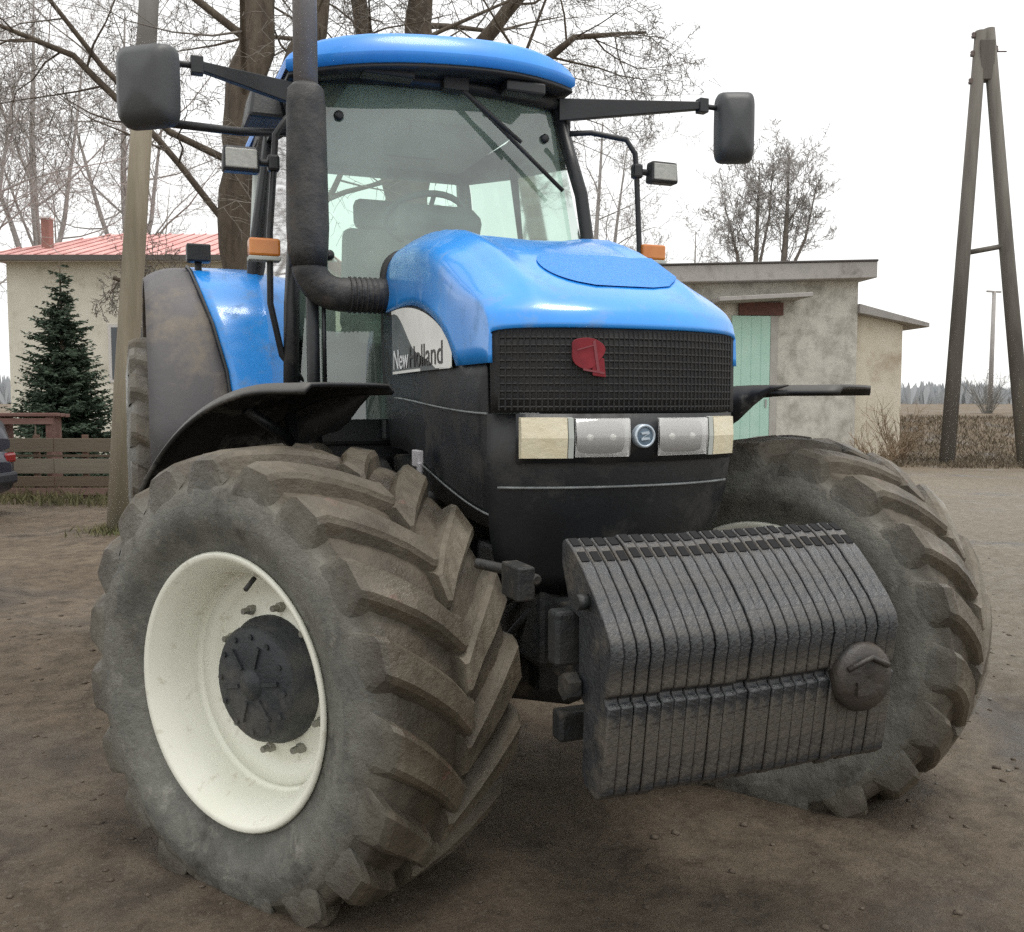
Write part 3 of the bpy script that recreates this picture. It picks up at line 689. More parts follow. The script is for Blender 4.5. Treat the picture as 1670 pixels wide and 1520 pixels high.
rf = MB(); rf.tube([(-.68, 2.99, 1.98), (.68, 2.99, 1.98)], .04, 8); rf.tube([(-.62, 2.94, 3.03), (.62, 2.94, 3.03)], .05, 8); cabm(rf, "rear_window_frame", M['trim'])
fl_ = MB(); fl_.span((-.72, 1.25, 1.30), (.72, 3.0, 1.42)); fl_.span((-.70, 2.92, 1.40), (.70, 3.02, 1.96)); fl_.span((-.74, 1.22, 1.38), (.74, 1.28, 1.52)); cabm(fl_, "cab_floor", M['black'], bevel=.02)
fw_ = MB(); fw_.span((-.36, 1.14, 1.4), (.40, 1.17, 2.12)); cabm(fw_, "firewall", M['black'], bevel=.02)
hl = MB(); hl.span((-.60, 1.40, 3.035), (.60, 2.92, 3.06)); cabm(hl, "headliner", M['trim'], bevel=.01)
# roof: bowed blue cap with a dark underside
rt = MB(); rws = []
def roof_pt(u, v):
    "u across -1..1, v 0 front .. 1 rear, returns cap point"
    e = .70; x = u * e - .04
    yf = 1.12 + .17 * abs(u) ** 2.6; y = lerp(yf, 3.12, v)
    ed = max(abs(u), 2 * abs(v - .5)) 
    fx = max(0, 1 - abs(u) ** 5) ; fy = max(0, 1 - abs(2 * v - 1) ** 7)
    z = 3.135 + .135 * (fx ** .5) * (fy ** .35) - .02 * u * u + .045 * u
    return Vector((x, y, z))
vv = [0, .01, .03, .06, .1, .16, .24, .34, .45, .55, .66, .76, .84, .9, .94, .97, .99, 1]; uu = [-1, -.99, -.97, -.93, -.87, -.78, -.65, -.5, -.33, -.16, 0, .16, .33, .5, .65, .78, .87, .93, .97, .99, 1]
rt.grid([[roof_pt(u, v) for u in uu] for v in vv])
under = [[Vector(((roof_pt(u, v).x + .04) * k - .04, lerp(roof_pt(u, v).y, 2.0, 1 - k), z)) for u in uu] for v, k, z in ((0, 1, 3.135), (0, 1.0, 3.10), (0, .97, 3.085))]
for row, src in zip(under, (0, 1, 2)):
    for i, u in enumerate(uu): row[i].z += .045 * u - .02 * u * u
rt.grid(under)
for sd in (0, -1):
    u = uu[sd]; rt.grid([[roof_pt(u, v) for v in vv], [roof_pt(u, v) - Vector((0, 0, .035)) for v in vv]])
roof = cabm(rt, "roof", M['roof_blue'])
ru = MB(); ru.grid([[Vector((roof_pt(u, v).x * .985, roof_pt(u, v).y + .012 * (1 - 2 * v), 3.088 - .02 * u * u + .045 * u)) for u in uu] for v in (0, .05, .15, .5, .9, 1)]); cabm(ru, "roof_underside", M['black'], solid=.02)
for x0, x1 in ((-.42, -.18), (.26, .46)):
    wl = MB(); wl.box(((x0 + x1) / 2, 1.24, 3.055), (x1 - x0, .10, .055)); cabm(wl, "roof_lamp_housing", M['black'], bevel=.01)
# wiper
wp = MB(); wp.tube([(.02, 1.285, 3.07), (.08, 1.25, 3.01), (.34, 1.205, 2.80)], [.014, .012, .009], 8); wp.tube([(.10, 1.245, 2.99), (.57, 1.235, 2.60)], .011, 6); wp.tube([(.05, 1.27, 3.04), (.32, 1.21, 2.82)], .005, 6); wp.box((.03, 1.27, 3.05), (.12, .06, .06)); cabm(wp, "wiper", M['hose'])
for x, z in ((-.50, 2.87), (.52, 2.87), (-.57, 2.23)):
    hb = MB(); t = (z - 1.45) / 1.61; w_ = lerp(.735, .575, t); yb = lerp(1.18, 1.40, t ** 1.3) - .07 * (1 - (x / w_) ** 2)
    hb.lathe([(.01, .022), (-.015, .022), (-.022, .015), (-.022, .001)], 14, 'Y', (x, yb, z)); cabm(hb, "glass_hinge", M['black'])
# interior
se = MB(); se.box((.0, 2.35, 1.95), (.52, .52, .14)); seat = cabm(se, "seat_cushion", M['seat'], bevel=.05)
se = MB(); se.box((.0, 2.62, 2.30), (.50, .13, .62), Matrix.Rotation(-.12, 3, 'X'), taper=.85); cabm(se, "seat_back", M['seat'], bevel=.05)
se = MB(); se.box((.0, 2.68, 2.70), (.28, .10, .18), Matrix.Rotation(-.12, 3, 'X')); cabm(se, "headrest", M['seat'], bevel=.04)
da = MB(); da.box((.0, 1.50, 2.10), (.34, .26, .62), taper=.8); da.box((.0, 1.44, 2.44), (.40, .20, .14), Matrix.Rotation(.5, 3, 'X')); cabm(da, "dash_console", M['dash'], bevel=.04)
da = MB(); da.box((-.50, 2.3, 2.05), (.20, .75, .35)); da.box((-.50, 2.05, 2.28), (.14, .2, .12)); cabm(da, "side_console", M['dash'], bevel=.04)
sw = MB(); cen = Vector((.0, 1.66, 2.50)); nrm = Vector((0, .45, .89)).normalized(); a1 = Vector((1, 0, 0)); a2 = nrm.cross(a1)
sw.tube([cen + (a1 * cos(2 * pi * k / 28) + a2 * sin(2 * pi * k / 28)) * .20 for k in range(29)], .016, 8, caps=False)
for k in range(3): sw.tube([cen - nrm * .03, cen + (a1 * cos(2 * pi * k / 3 + .5) + a2 * sin(2 * pi * k / 3 + .5)) * .195], .012, 6)
sw.tube([cen - nrm * .22, cen - nrm * .02], .03, 8); cabm(sw, "steering_wheel", M['dash'])
vi = MB(); vi.grid([[(-.22, 1.42, 2.985), (.22, 1.42, 2.985)], [(-.22, 1.40, 2.90), (.22, 1.40, 2.90)]]); cabm(vi, "sun_visor", M['seat'], solid=.015)
mr = MB(); mr.box((-.12, 1.5, 2.80), (.26, .03, .09)); mr.tube([(-.12, 1.5, 2.85), (-.12, 1.48, 3.04)], .01, 6); cabm(mr, "inside_mirror", M['dash'], bevel=.01)

# lamp posts with work lamp and amber indicator
def lamp_post(s, x, y, dz=0.0, di=0.0):
    e = empty("lamp_post", (0, 0, 0), parent=tractor); 
    X = lambda v: s * v
    pts = [(X(.62), y + .12, 2.90 + dz * .5), (X(.72), y + .08, 2.905 + dz * .5), (X(x - .06), y, 2.87 + dz * .6), (X(x - .01), y, 2.81 + dz * .7), (X(x), y, 2.70 + dz), (X(x + .02), y, 2.3), (X(x + .02), y + .02, 2.0), (X(x - .03), y + .05, 1.78), (X(x - .16), y + .06, 1.62)]
    q = MB(); q.tube(pts, .014, 8); q.build("post_tube", M['black'], e)
    q = MB(); cx_ = X(x + .135); q.box((cx_, y - .01, 2.735 + dz), (.155, .07, .105), taper=.92); q.box((X(x + .035), y, 2.735 + dz), (.06, .03, .03)); q.box((X(x), y, 2.735 + dz), (.05, .05, .07)); lo = q.build("work_lamp", M['black'], e, bevel=.012)
    q = MB(); q.box((cx_, y - .045, 2.735 + dz), (.128, .010, .080)); q.build("lamp_lens", M['worklens'], lo, bevel=.006)
    q = MB(); q.box((X(x + .085 - .04 * (s < 0)), y, 2.315 + di), (.13, .07, .075)); io = q.build("amber_indicator", M['amber'], e, bevel=.01)
    q = MB(); q.box((X(x + .085 - .04 * (s < 0)), y + .002, 2.268 + di), (.134, .074, .018)); q.build("indicator_base", M['trim'], io, bevel=.004)
lamp_post(-1, .82, 1.15, -.15, -.085); lamp_post(1, .93, 1.15, -.03, .0)

# mirrors
def mirror(s, hx_, hz, arm, rz, kw=1.0, kh=1.0):
    e = empty("wing_mirror", (0, 0, 0), parent=tractor)
    q = MB(); rows = []
    (x0, z0), (x1, z1) = arm
    for t in (0, .2, .5, .8, 1):
        h = lerp(.055, .018, t); c = Vector((lerp(x0, x1, t), lerp(1.36, 1.15, t), lerp(z0, z1, t))); rows.append([c + Vector((0, -.02, -h)), c + Vector((0, .02, -h)), c + Vector((0, .02, h)), c + Vector((0, -.02, h))])
    q.grid(rows, smooth=False, closed=True); q.box((x1, 1.15, z1), (.05, .05, .07)); q.tube([(x1, 1.15, z1), (hx_, 1.15, z1)], .014, 8)
    q.build("mirror_arm", M['black'], e, bevel=.004)
    h = MB(); rot = Matrix.Rotation(rz, 3, 'Z'); c = Vector((hx_, 1.12, hz))
    def sq(w, hh, y, pw=.32, n=28):
        out = []
        for k in range(n):
            t = 2 * pi * k / n; out.append(c + rot @ Vector((kw * w * math.copysign(abs(cos(t)) ** pw, cos(t)), y, kh * hh * math.copysign(abs(sin(t)) ** pw, sin(t)))))
        return out
    h.grid([sq(.02, .03, -.075, .6), sq(.09, .14, -.07), sq(.125, .185, -.045), sq(.14, .20, 0), sq(.14, .20, .03)], closed=True); h.add(sq(.02, .03, -.075, .6), [tuple(range(28))])
    ho = h.build("mirror_shell", M['grey_dark'], e)
    gq = MB(); gq.add(sq(.132, .192, .028), [tuple(range(28))]); gq.build("mirror_glass", M['mirror'], ho)
M['grey_dark'] = material("mirror_shell_plastic", (.045, .048, .049), .5, (.062, .065, .067), 4, bump=.08)
mirror(-1, -1.31, 2.835, ((-.60, 2.93), (-1.12, 2.95)), R_(-38), .92, .80)
mirror(1, 1.475, 2.965, ((.60, 3.02), (1.30, 3.06)), R_(-22), .72, .88)
q = MB(); q.tube([(-1.28, 1.15, 2.71), (-.95, 1.25, 2.73), (-.66, 1.36, 2.78)], .018, 8); q.build("mirror_brace", M['black'], tractor)
q = MB(); q.box((-.80, 1.6, 2.93), (.18, .34, .15), taper=.7); q.build("side_work_lamp", M['black'], tractor, bevel=.02)

# exhaust
EX, EY = -.705, 1.0
ex = MB(); ex.tube([(EX, EY, 2.14), (EX, EY, 2.22), (EX, EY, 2.30), (EX, EY, 2.80), (EX, EY, 2.86), (EX, EY, 2.88)], [.076, .084, .088, .080, .074, .054], 28); exo = ex.build("muffler", M['muffler'], tractor)
ex = MB(); ex.tube([(EX, EY, 2.87), (EX, EY, 3.55), (EX - .01, EY + .04, 3.68)], .05, 20); ex.build("stack_pipe", M['pipe'], exo)
ex = MB(); bend = [(EX, EY, 2.16)] + [(EX + .13 - .13 * cos(a), EY, 2.16 - .13 * sin(a)) for a in [R_(15 * k) for k in range(1, 7)]] + [(-.45, EY - .01, 2.03), (-.30, EY - .02, 2.03)]
ex.tube(bend, .072, 20); ex.build("exhaust_elbow", M['muffler'], exo)
for k in range(9):
    rb = MB(); x = -.535 + .022 * k; rb.lathe([(-.004, .071), (-.003, .077), (.003, .077), (.004, .071)], 24, 'X', (x, EY - .008, 2.03)); rb.build("elbow_rib", M['muffler'], exo)
ex = MB(); ex.tube([(EX + .02, EY + .03, 2.1), (EX + .03, EY + .08, 1.6), (EX + .05, EY + .15, 1.35)], .028, 10); ex.tube([(EX + .065, EY + .02, 2.05), (EX + .075, EY + .06, 1.6)], .009, 8); ex.build("exhaust_support", M['black'], exo)

# rear fenders: blue inner band and grey outer extension
def rear_fender(s):
    e = empty("rear_fender", (0, 0, 0), parent=tractor)
    pr = [(1.60, 1.22), (1.63, 1.5), (1.69, 1.72), (1.80, 1.95), (1.96, 2.13), (2.18, 2.25), (2.5, 2.31), (2.9, 2.31), (3.3, 2.22), (3.6, 2.02), (3.75, 1.75)]
    def sheet(x0, x1, drop0, drop1, dy0=0, dy1=0, n=6):
        mb = MB(); rows = []
        for i, (y, z) in enumerate(pr):
            t = i / (len(pr) - 1)
            ny, nz2 = (2.79 - y), (.985 - z); l = math.hypot(ny, nz2); ny /= l; nz2 /= l
            row = []
            for j in range(n + 1):
                u = j / n; d = lerp(drop0, drop1, u ** 3)
                row.append((s * lerp(x0(t), x1(t), u), y + ny * d + lerp(dy0, dy1, u), z + nz2 * d))
            rows.append(row)
        mb.grid(rows); return mb
    jx = lambda t: .955 + .15 * smooth01(.1, .5, t)
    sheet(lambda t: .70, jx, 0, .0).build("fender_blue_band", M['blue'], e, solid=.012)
    sheet(jx, lambda t: 1.33, .006, .07).build("fender_extension", M['grey'], e, solid=.012)
    ed = MB(); ed.tube([(s * jx(i / (len(pr) - 1)), y - .004, z + .004) for i, (y, z) in enumerate(pr)], .008, 6); ed.build("fender_joint", M['black'], e)
    sd = MB(); poly = [(1.66, 1.3)] + pr[1:-1] + [(3.6, 1.4)]
    sd.prism(poly, (.69, .71), lambda u, v, w: Vector((s * w, u, v))); sd.build("fender_side", M['dash'], e)
rear_fender(-1); rear_fender(1)
q = MB(); q.box((-1.06, 2.25, 2.35), (.12, .10, .09)); q.tube([(-1.06, 2.27, 2.2), (-1.06, 2.27, 2.32)], .02, 8); q.build("rear_marker_lamp", M['black'], tractor, bevel=.015)

# ------------------------------------------------------------------ surroundings
def G(px, D):
    p = P(px, 760, D); return Vector((p.x, p.y, ground_z(p.x, p.y)))
VYAW = YAW     # things set square to the view are turned by this

m_bark = material("grey_brown_bark", (.06, .046, .034), .95, (.13, .105, .075), 9, bump=.9, bscale=18, stretch=(1, 1, .25))
m_bark2 = material("hazed_twig_bark", (.30, .285, .27), .95, (.38, .36, .345), 5)  # haze over the far trees is put into this pale bark colour
m_bark3 = material("dark_twig_bark", (.12, .105, .09), .95, (.19, .17, .145), 5)

def bare_tree(label, base, stems, seed, mats, levels=4, kids=(7, 6, 6, 5), ang=(38, 70), lenf=(.52, .5, .45, .42), twig_r=.006, group=None, droop=0.0, name="bare_tree", sides=(9, 6, 4, 3, 3), first=.3):
    "stems: list of polylines [(offset, radius), ...] for the trunk and main limbs; twigs grow on them"
    rnd = random.Random(seed); root = empty(name, base); trunk = MB(); crown = MB()
    def grow(pts, rads, lvl, length):
        n = len(pts) - 1
        if lvl >= levels: return
        k = kids[min(lvl, len(kids) - 1)]
        for i in range(k):
            t = lerp(first if lvl == 0 else .15, 1.0, (i + rnd.random()) / k); f = t * n; a = min(int(f), n - 1); u = f - a
            p = pts[a].lerp(pts[a + 1], u); r = lerp(rads[a], rads[a + 1], u)
            d = (pts[a + 1] - pts[a]).normalized(); side = d.orthogonal().normalized(); side.rotate(Matrix.Rotation(rnd.uniform(0, 2 * pi), 3, d))
            an = R_(rnd.uniform(*ang)); nd = (d * cos(an) + side * sin(an)).normalized()
            ln = length * lenf[min(lvl, len(lenf) - 1)] * rnd.uniform(.65, 1.2) * (1.15 - .45 * t)
            branch(p, nd, ln, max(twig_r, min(r * .38, ln * .010)), lvl + 1)
    def branch(p, d, ln, r, lvl):
        n = 5 if lvl < 2 else (4 if lvl < 4 else 3); pts = [p]; rads = [r]; dd = d.copy()
        for i in range(n):
            dd = (dd + Vector((rnd.gauss(0, .17), rnd.gauss(0, .17), rnd.gauss(0, .13) + .07 - droop * lvl))).normalized()
            pts.append(pts[-1] + dd * ln / n); rads.append(max(twig_r * .55, r * (1 - .82 * (i + 1) / n)))
        (trunk if lvl <= 1 else crown).tube(pts, rads, sides[min(lvl, len(sides) - 1)], caps=False)
        grow(pts, rads, lvl, ln)
    for st_ in stems:
        pts = [Vector(p) for p, r in st_]; rads = [r for p, r in st_]
        fine = []; fr_ = []
        for a in range(len(pts) - 1):
            for k in range(4):
                u = k / 4; fine.append(pts[a].lerp(pts[a + 1], u) + Vector((rnd.gauss(0, .12), rnd.gauss(0, .12), 0)) * rads[a] * (1 if (a or k) else 0)); fr_.append(lerp(rads[a], rads[a + 1], u) * rnd.uniform(.94, 1.06))
        fine.append(pts[-1]); fr_.append(rads[-1])
        trunk.tube(fine, fr_, 10, caps=False)
        ln = sum((pts[i + 1] - pts[i]).length for i in range(len(pts) - 1))
        grow(fine, fr_, 0, ln)
    trunk.build("trunk", mats[0], root, flip=False); crown.build("crown", mats[1], root, flip=False)
    return tag(root, label, "tree", group)

rt_ = RIGHT.normalized(); fw2 = Vector((FWD.x, FWD.y, 0)).normalized(); UPZ = Vector((0, 0, 1))
def rel(base, r, u, f=0): return rt_ * r + UPZ * u + fw2 * f
# big tree behind the cab: trunk rising left of the exhaust, forking above the roof
D = 13.0; b = G(392, D); k = D / FPX
def s3(*a): return [(rel(b, x, z, f), r) for x, z, f, r in a]
bare_tree("large bare tree rising behind the exhaust stack, its trunk left of the cab", b,
    [s3((0, -.2, 0, .30), (.0, 1.6, 0, .21), (.02, 3.2, 0, .20), (.05, 4.6, 0, .27), (.25, 6.2, .1, .25), (.45, 8.6, .3, .15), (.6, 11, .5, .06)),
     s3((.04, 4.1, 0, .16), (.45, 5.3, .2, .20), (.95, 6.6, .5, .18), (1.4, 8.6, .8, .08)),
     s3((.0, 3.7, 0, .04), (-.9, 4.9, -.2, .045), (-1.9, 5.9, -.5, .04), (-3.0, 6.3, -.8, .02)),
     s3((0, 2.7, 0, .05), (-.7, 2.85, -.2, .04), (-1.5, 3.1, -.4, .025)),
     s3((0, 2.2, 0, .05), (-.6, 2.7, .1, .035), (-1.5, 3.3, .3, .018))],
    11, (m_bark, m_bark3), kids=(11, 6, 5, 5), twig_r=.005, ang=(35, 80), first=.22, droop=.05)
# second big tree whose limbs show above the cab roof
D = 16.0; b = G(660, D)
bare_tree("bare tree with two thick limbs showing above the blue cab roof", b,
    [s3((0, -.2, 0, .45), (0, 3, 0, .38), (.15, 5.5, 0, .34), (.3, 7.2, 0, .26), (.35, 9, 0, .16), (.4, 12, 0, .05)),
     s3((0, 4.4, 0, .2), (-.3, 6.0, .2, .20), (-.65, 7.6, .4, .16), (-1.1, 10, .7, .07)),
     s3((.2, 5.6, 0, .14), (1.2, 7.2, 0, .13), (2.4, 8.6, 0, .09), (3.6, 9.4, 0, .04)),
     s3((.2, 5.2, 0, .10), (1.5, 6.3, -.3, .09), (2.8, 7.2, -.6, .05), (3.9, 7.2, -.8, .02))],
    23, (m_bark, m_bark3), kids=(12, 7, 6, 5), twig_r=.005, ang=(35, 80), first=.4, droop=.045)
# thinner trees further back on the left
for i, (px, D, h, r, sd, lab) in enumerate(((70, 30, 13, .16, 31, "leftmost pale bare tree above the red roof"), (215, 34, 14, .17, 37, "pale bare tree behind the wooden pole and the big side mirror"),
                                            (-60, 24, 11, .15, 41, "bare tree reaching in at the left edge above the house"))):
    b = G(px, D)
    bare_tree(lab, b, [s3((0, -.2, 0, r), (.1, h * .3, 0, r * .85), (-.1, h * .6, .2, r * .6), (.2, h, 0, r * .15)), s3((.08, h * .25, 0, r * .6), (.8, h * .5, .3, r * .45), (1.5, h * .85, .3, r * .12)), s3((.05, h * .3, 0, r * .6), (-.9, h * .55, -.3, r * .4), (-1.8, h * .8, -.3, r * .12))],
              sd, (m_bark2, m_bark2), kids=(10, 7, 6, 5), twig_r=.008, ang=(30, 75), group="bare trees behind the house")
# tree behind the shed
D = 36; b = G(1245, D); k = D / FPX
bare_tree("many-stemmed bare tree behind the concrete shed", b,
    [s3((-.5, -.2, 0, .14), (-.45, 4.5, 0, .12), (-.4, 7.0, 0, .07), (-.35, 9.2, 0, .02)), s3((.5, -.2, 0, .18), (.55, 4.5, 0, .15), (.7, 7.0, 0, .09), (.75, 9.8, 0, .02)),
     s3((.2, 2, 0, .10), (-1.0, 5.5, 0, .07), (-1.6, 7.8, 0, .02)), s3((.5, 4.6, 0, .08), (1.4, 6.6, 0, .05), (1.8, 8.6, 0, .02)), s3((-.45, 4.8, 0, .06), (.05, 7.5, 0, .04), (.15, 9.4, 0, .015))],
    53, (m_bark3, m_bark2), kids=(18, 7, 5, 4), twig_r=.010, ang=(25, 65), lenf=(.27, .5, .5, .45), first=.42)
D = 48; b = G(1120, D)
bare_tree("faint low bare tree left of the shed, beyond the tractor hood", b, [s3((0, 0, 0, .15), (.2, 4, 0, .1), (.3, 9, 0, .02)), s3((0, 1, 0, .1), (-1.5, 5, 0, .06), (-2.2, 8, 0, .02))], 59, (m_bark2, m_bark2), kids=(9, 6, 5, 3), twig_r=.012, lenf=(.4, .5, .5, .45))
D = 40; b = G(960, D)
bare_tree("pale bare tree beyond the right-hand cab pillar", b, [s3((0, 0, 0, .16), (.2, 6, 0, .12), (.5, 12, 0, .03)), s3((0, 2, 0, .1), (1.0, 7, 0, .07), (1.5, 11, 0, .02))], 61, (m_bark2, m_bark2), kids=(9, 6, 5, 4), twig_r=.010, lenf=(.36, .5, .5, .45))

# spruce in front of the house
def spruce(label, base, h, rad, seed):
    rnd = random.Random(seed); root = empty("spruce_tree", base); t = MB(); c = MB()
    t.tube([(0, 0, -.1), (0, 0, h * .5), (0, 0, h * .99)], [.09, .05, .008], 8); t.build("trunk", m_bark, root)
    nb = int(150 * h * (.5 + rad * .5))
    for q in range(nb):
        z = h * (1 - math.sqrt(rnd.random()) * .93) - .02; z = max(.22, z); f = max(0, 1 - z / h)
        a = rnd.uniform(0, 2 * pi); L1 = (rad * f ** .8 + .05) * rnd.choice((.55, .75, .9, 1.0, 1.08)) * rnd.uniform(.85, 1.12)
        dirv = Vector((cos(a), sin(a), 0)); sd = Vector((-sin(a), cos(a), 0)); dr = rnd.uniform(.15, .45)
        pts = [Vector((0, 0, z)) + dirv * (L1 * u) + UPZ * L1 * (.10 * u - dr * u + .30 * u * u) for u in (0, .25, .5, .75, 1)]
        m_ = int(7 + 22 * L1)
        for w in range(m_):
            u = (w + rnd.random()) / m_; i = min(3, int(u * 4)); p = pts[i].lerp(pts[i + 1], u * 4 - i)
            for sgn in (-1, 1, 0):
                ln = (.07 + .20 * L1 * (1 - u)) * rnd.uniform(.6, 1.2); tip = p + (sd * sgn * rnd.uniform(.5, 1.1) + dirv * rnd.uniform(.2, .9) + UPZ * rnd.uniform(-.55, .35)) * ln
                wv = (dirv * rnd.uniform(-1, 1) + UPZ * rnd.uniform(-.8, .8) + sd * rnd.uniform(-.5, .5)).normalized() * ln * .2
                c.add([p, (p + tip) / 2 + wv, tip, (p + tip) / 2 - wv], [(0, 1, 2, 3)])
    c.build("crown", material("spruce_needles", (.024, .045, .026), .8, (.055, .085, .05), 3), root, flip=False)
    return tag(root, label, "tree")
D = 17.0; spruce("dark green spruce standing in front of the cream house", G(108, D), 1.586 + (655 - 440) / FPX * D - .0, 1.08, 5)
sp2 = spruce("low dark evergreen bush beside the base of the spruce", G(60, 16.2), 1.05, .75, 9); sp2.name = "evergreen_bush"; sp2["category"] = "bush"
for px, D_, h, sd, lab in ((140, 15.4, .75, 12, "small dark evergreen bush left of the wooden pole"),):
    q = spruce(lab, G(px, D_), h, .55, sd); q.name = "evergreen_bush"; q["category"] = "bush"

# house on the left
def house():
    D = 23.0; c = G(22, D); z0 = c.z - .3; eave = 1.586 + (655 - 428) / FPX * D; ridge = eave + 1.25
    root = empty("house", (c.x, c.y, 0), (0, 0, YAW)); tag(root, "cream rendered house with a faded red hipped roof, behind the spruce", "house")
    mw = material("cream_render", (.64, .61, .51), .9, (.72, .69, .59), 2, bump=.1, dirt_sheen=(.38, .35, .28), dirt_sheen_amt=.2, dirt_sheen_scale=1.2)
    mr = material("faded_red_roof_sheet", (.60, .30, .28), .75, (.70, .45, .42), 1.6, bump=.1)
    mwh = material("house_white_paint", (.6, .58, .55), .6); W_, Dp = 7.4, 8.0
    w = MB(); w.span((0, 0, z0), (W_, Dp, eave)); w.build("wall", mw, root)
    o = .5; r = MB()
    A = [(-o, -o, eave), (W_ + o, -o, eave), (W_ + o, Dp + o, eave), (-o, Dp + o, eave)]; R1, R2 = (.95, Dp / 2, ridge), (W_ - 1.0, Dp / 2, ridge)
    r.add(A + [R1, R2], [(0, 1, 5, 4), (1, 2, 5), (2, 3, 4, 5), (3, 0, 4), (3, 2, 1, 0)]); ro = r.build("roof", mr, root)
    n = 26
    for i in range(n):     # standing seams of the sheet
        x = lerp(-o + .1, W_ + o - .1, i / (n - 1)); t = min(1, (x + o) / (.95 + o), (W_ + o - x) / (1.0 + o))
        if t > .1:
            b_ = MB(); b_.tube([(x, -o + .02, eave + .02), (x, lerp(-o, Dp / 2, t), lerp(eave, ridge, t) + .02)], .018, 4); b_.build("roof_seam", mr, ro)
    f = MB(); f.span((-o - .02, -o - .10, eave - .13), (W_ + o + .02, -o + .01, eave - .005)); f.build("gutter", material("dark_gutter", (.10, .085, .075), .6), root)
    f = MB(); f.span((-o, -o, eave - .10), (W_ + o, 0, eave - .05)); f.build("soffit", mwh, root)
    ch_ = MB(); ch_.span((.52, .7, eave + .1), (.72, .92, ridge - .18)); cho = ch_.build("chimney", material("chimney_brick", (.32, .17, .14), .9, (.24, .13, .11), 4, bump=.3), ro)
    cc = MB(); cc.span((.49, .67, ridge - .18), (.75, .95, ridge - .14)); cc.build("chimney_cap", mwh, ro)
    for x in (2.4, 4.9):
        fr_ = MB(); fr_.span((x, -.04, 2.0), (x + 1.1, .02, 3.4)); fo = fr_.build("window", mwh, root)
        for px_ in (0, 1):
            pn = MB(); pn.span((x + .08 + .5 * px_, -.05, 2.08), (x + .52 + .5 * px_, -.045, 3.32)); pn.build("pane", material("house_window_glass", (.06, .07, .08), .1), fo)
    return root
house()

# wooden pole on the left, leaning a little
D = 10.6; b = G(188, D)
m_pole = material("weathered_pole_wood", (.19, .16, .115), .9, (.28, .245, .185), 6, bump=.5, bscale=25, stretch=(1, 1, .08), dirt_sheen=(.13, .12, .075), dirt_sheen_amt=.35, dirt_sheen_scale=2)
m_pole_grey = material("silvered_pole_wood", (.27, .26, .245), .9, (.2, .19, .18), 6, bump=.4, bscale=25, stretch=(1, 1, .08))
pole = tag(empty("utility_pole", b), "leaning round wooden pole behind the left front wheel and big mirror", "pole")
top = P(252, -160, D) - b; mid = P(235, 140, D) - b
q = MB(); q.tube([(0, 0, -.3), mid * .33, mid * .66, mid], [.135, .128, .12, .11], 14); q.build("pole_shaft", m_pole, pole)
q = MB(); q.tube([mid, mid.lerp(top, .5), top], [.109, .105, .10], 14); q.build("pole_upper_shaft", m_pole_grey, pole)
q = MB(); q.box(top * .97, (.9, .1, .1), Matrix.Rotation(YAW + .5, 3, 'Z')); q.build("cross_arm", m_pole_grey, pole)
# dry grass at its foot and along the verge
def grass(name, n, seed, region, h, mat, label):
    rnd = random.Random(seed); mb = MB()
    for _ in range(n):
        x, y = region(rnd); z = ground_z(x, y) - .01; a = rnd.uniform(0, 2 * pi); hh = h * rnd.uniform(.4, 1.3); w = .006 + .01 * rnd.random()
        dx, dy = cos(a), sin(a); lx, ly = rnd.gauss(0, .45) * hh, rnd.gauss(0, .45) * hh
        mb.add([(x - dy * w, y + dx * w, z), (x + dy * w, y - dx * w, z), (x + lx * .5 + dy * w * .6, y + ly * .5 - dx * w * .6, z + hh * .65), (x + lx, y + ly, z + hh)], [(0, 1, 2, 3)])
    return tag(mb.build(name, mat, flip=False), label, "grass", kind="stuff")
m_dry = material("dry_grass", (.10, .078, .05), .95, (.16, .13, .09), .8); m_dry2 = material("dull_green_grass", (.09, .095, .04), .95, (.2, .17, .09), .9)
def around(px, D, sx, sd):
    c = G(px, D)
    return lambda r: ((c + rt_ * r.gauss(0, sx) + fw2 * r.gauss(0, sd)).x, (lambda v: v.y)(c + rt_ * r.gauss(0, sx) + fw2 * r.gauss(0, sd)))
grass("dry_grass", 500, 71, around(190, 10.6, .18, .18), .09, m_dry2, "tufts of dull grass at the foot of the wooden pole")
def verge(r):
    p = G(r.uniform(1440, 1760), r.uniform(20.5, 33)); return p.x, p.y
grass("verge_grass", 9000, 73, verge, .13, m_dry, "brown winter grass on the bank behind the yard on the right")
def verge2(r):
    p = G(r.uniform(-60, 330), r.uniform(13.2, 19)); return p.x, p.y
grass("garden_grass", 5000, 75, verge2, .16, m_dry2, "dull grass around the timber fence and spruce")

# low timber fence on the left
D = 14.0; b = G(-60, D); fence = tag(empty("timber_fence", (b.x, b.y, b.z), (0, 0, YAW)), "low timber fence of weathered horizontal boards left of the pole", "fence")
FL = 290 / FPX * D
boards = ((.06, .17, "pinkish_board", (.19, .125, .10)), (.19, .34, "brown_board", (.13, .095, .065)), (.38, .60, "pale_board", (.18, .155, .12)), (.625, .66, "rail", (.09, .065, .045)), (.70, .90, "rear_board", (.13, .105, .075)))
for z0_, z1_, nm, c_ in boards:
    mm = material("fence_" + nm, c_, .9, tuple(v * 1.25 for v in c_), 4, bump=.4, bscale=20, stretch=(.15, 1, 1))
    x = 0
    while x < FL:
        ln = min(FL - x, 1.35); bo = MB(); bo.box((x + ln / 2, random.Random(int(x * 100 + z0_ * 1000)).uniform(-.012, .012), (z0_ + z1_) / 2), (ln - .012, .03, z1_ - z0_)); bo.build("board", mm, fence, bevel=.004); x += ln
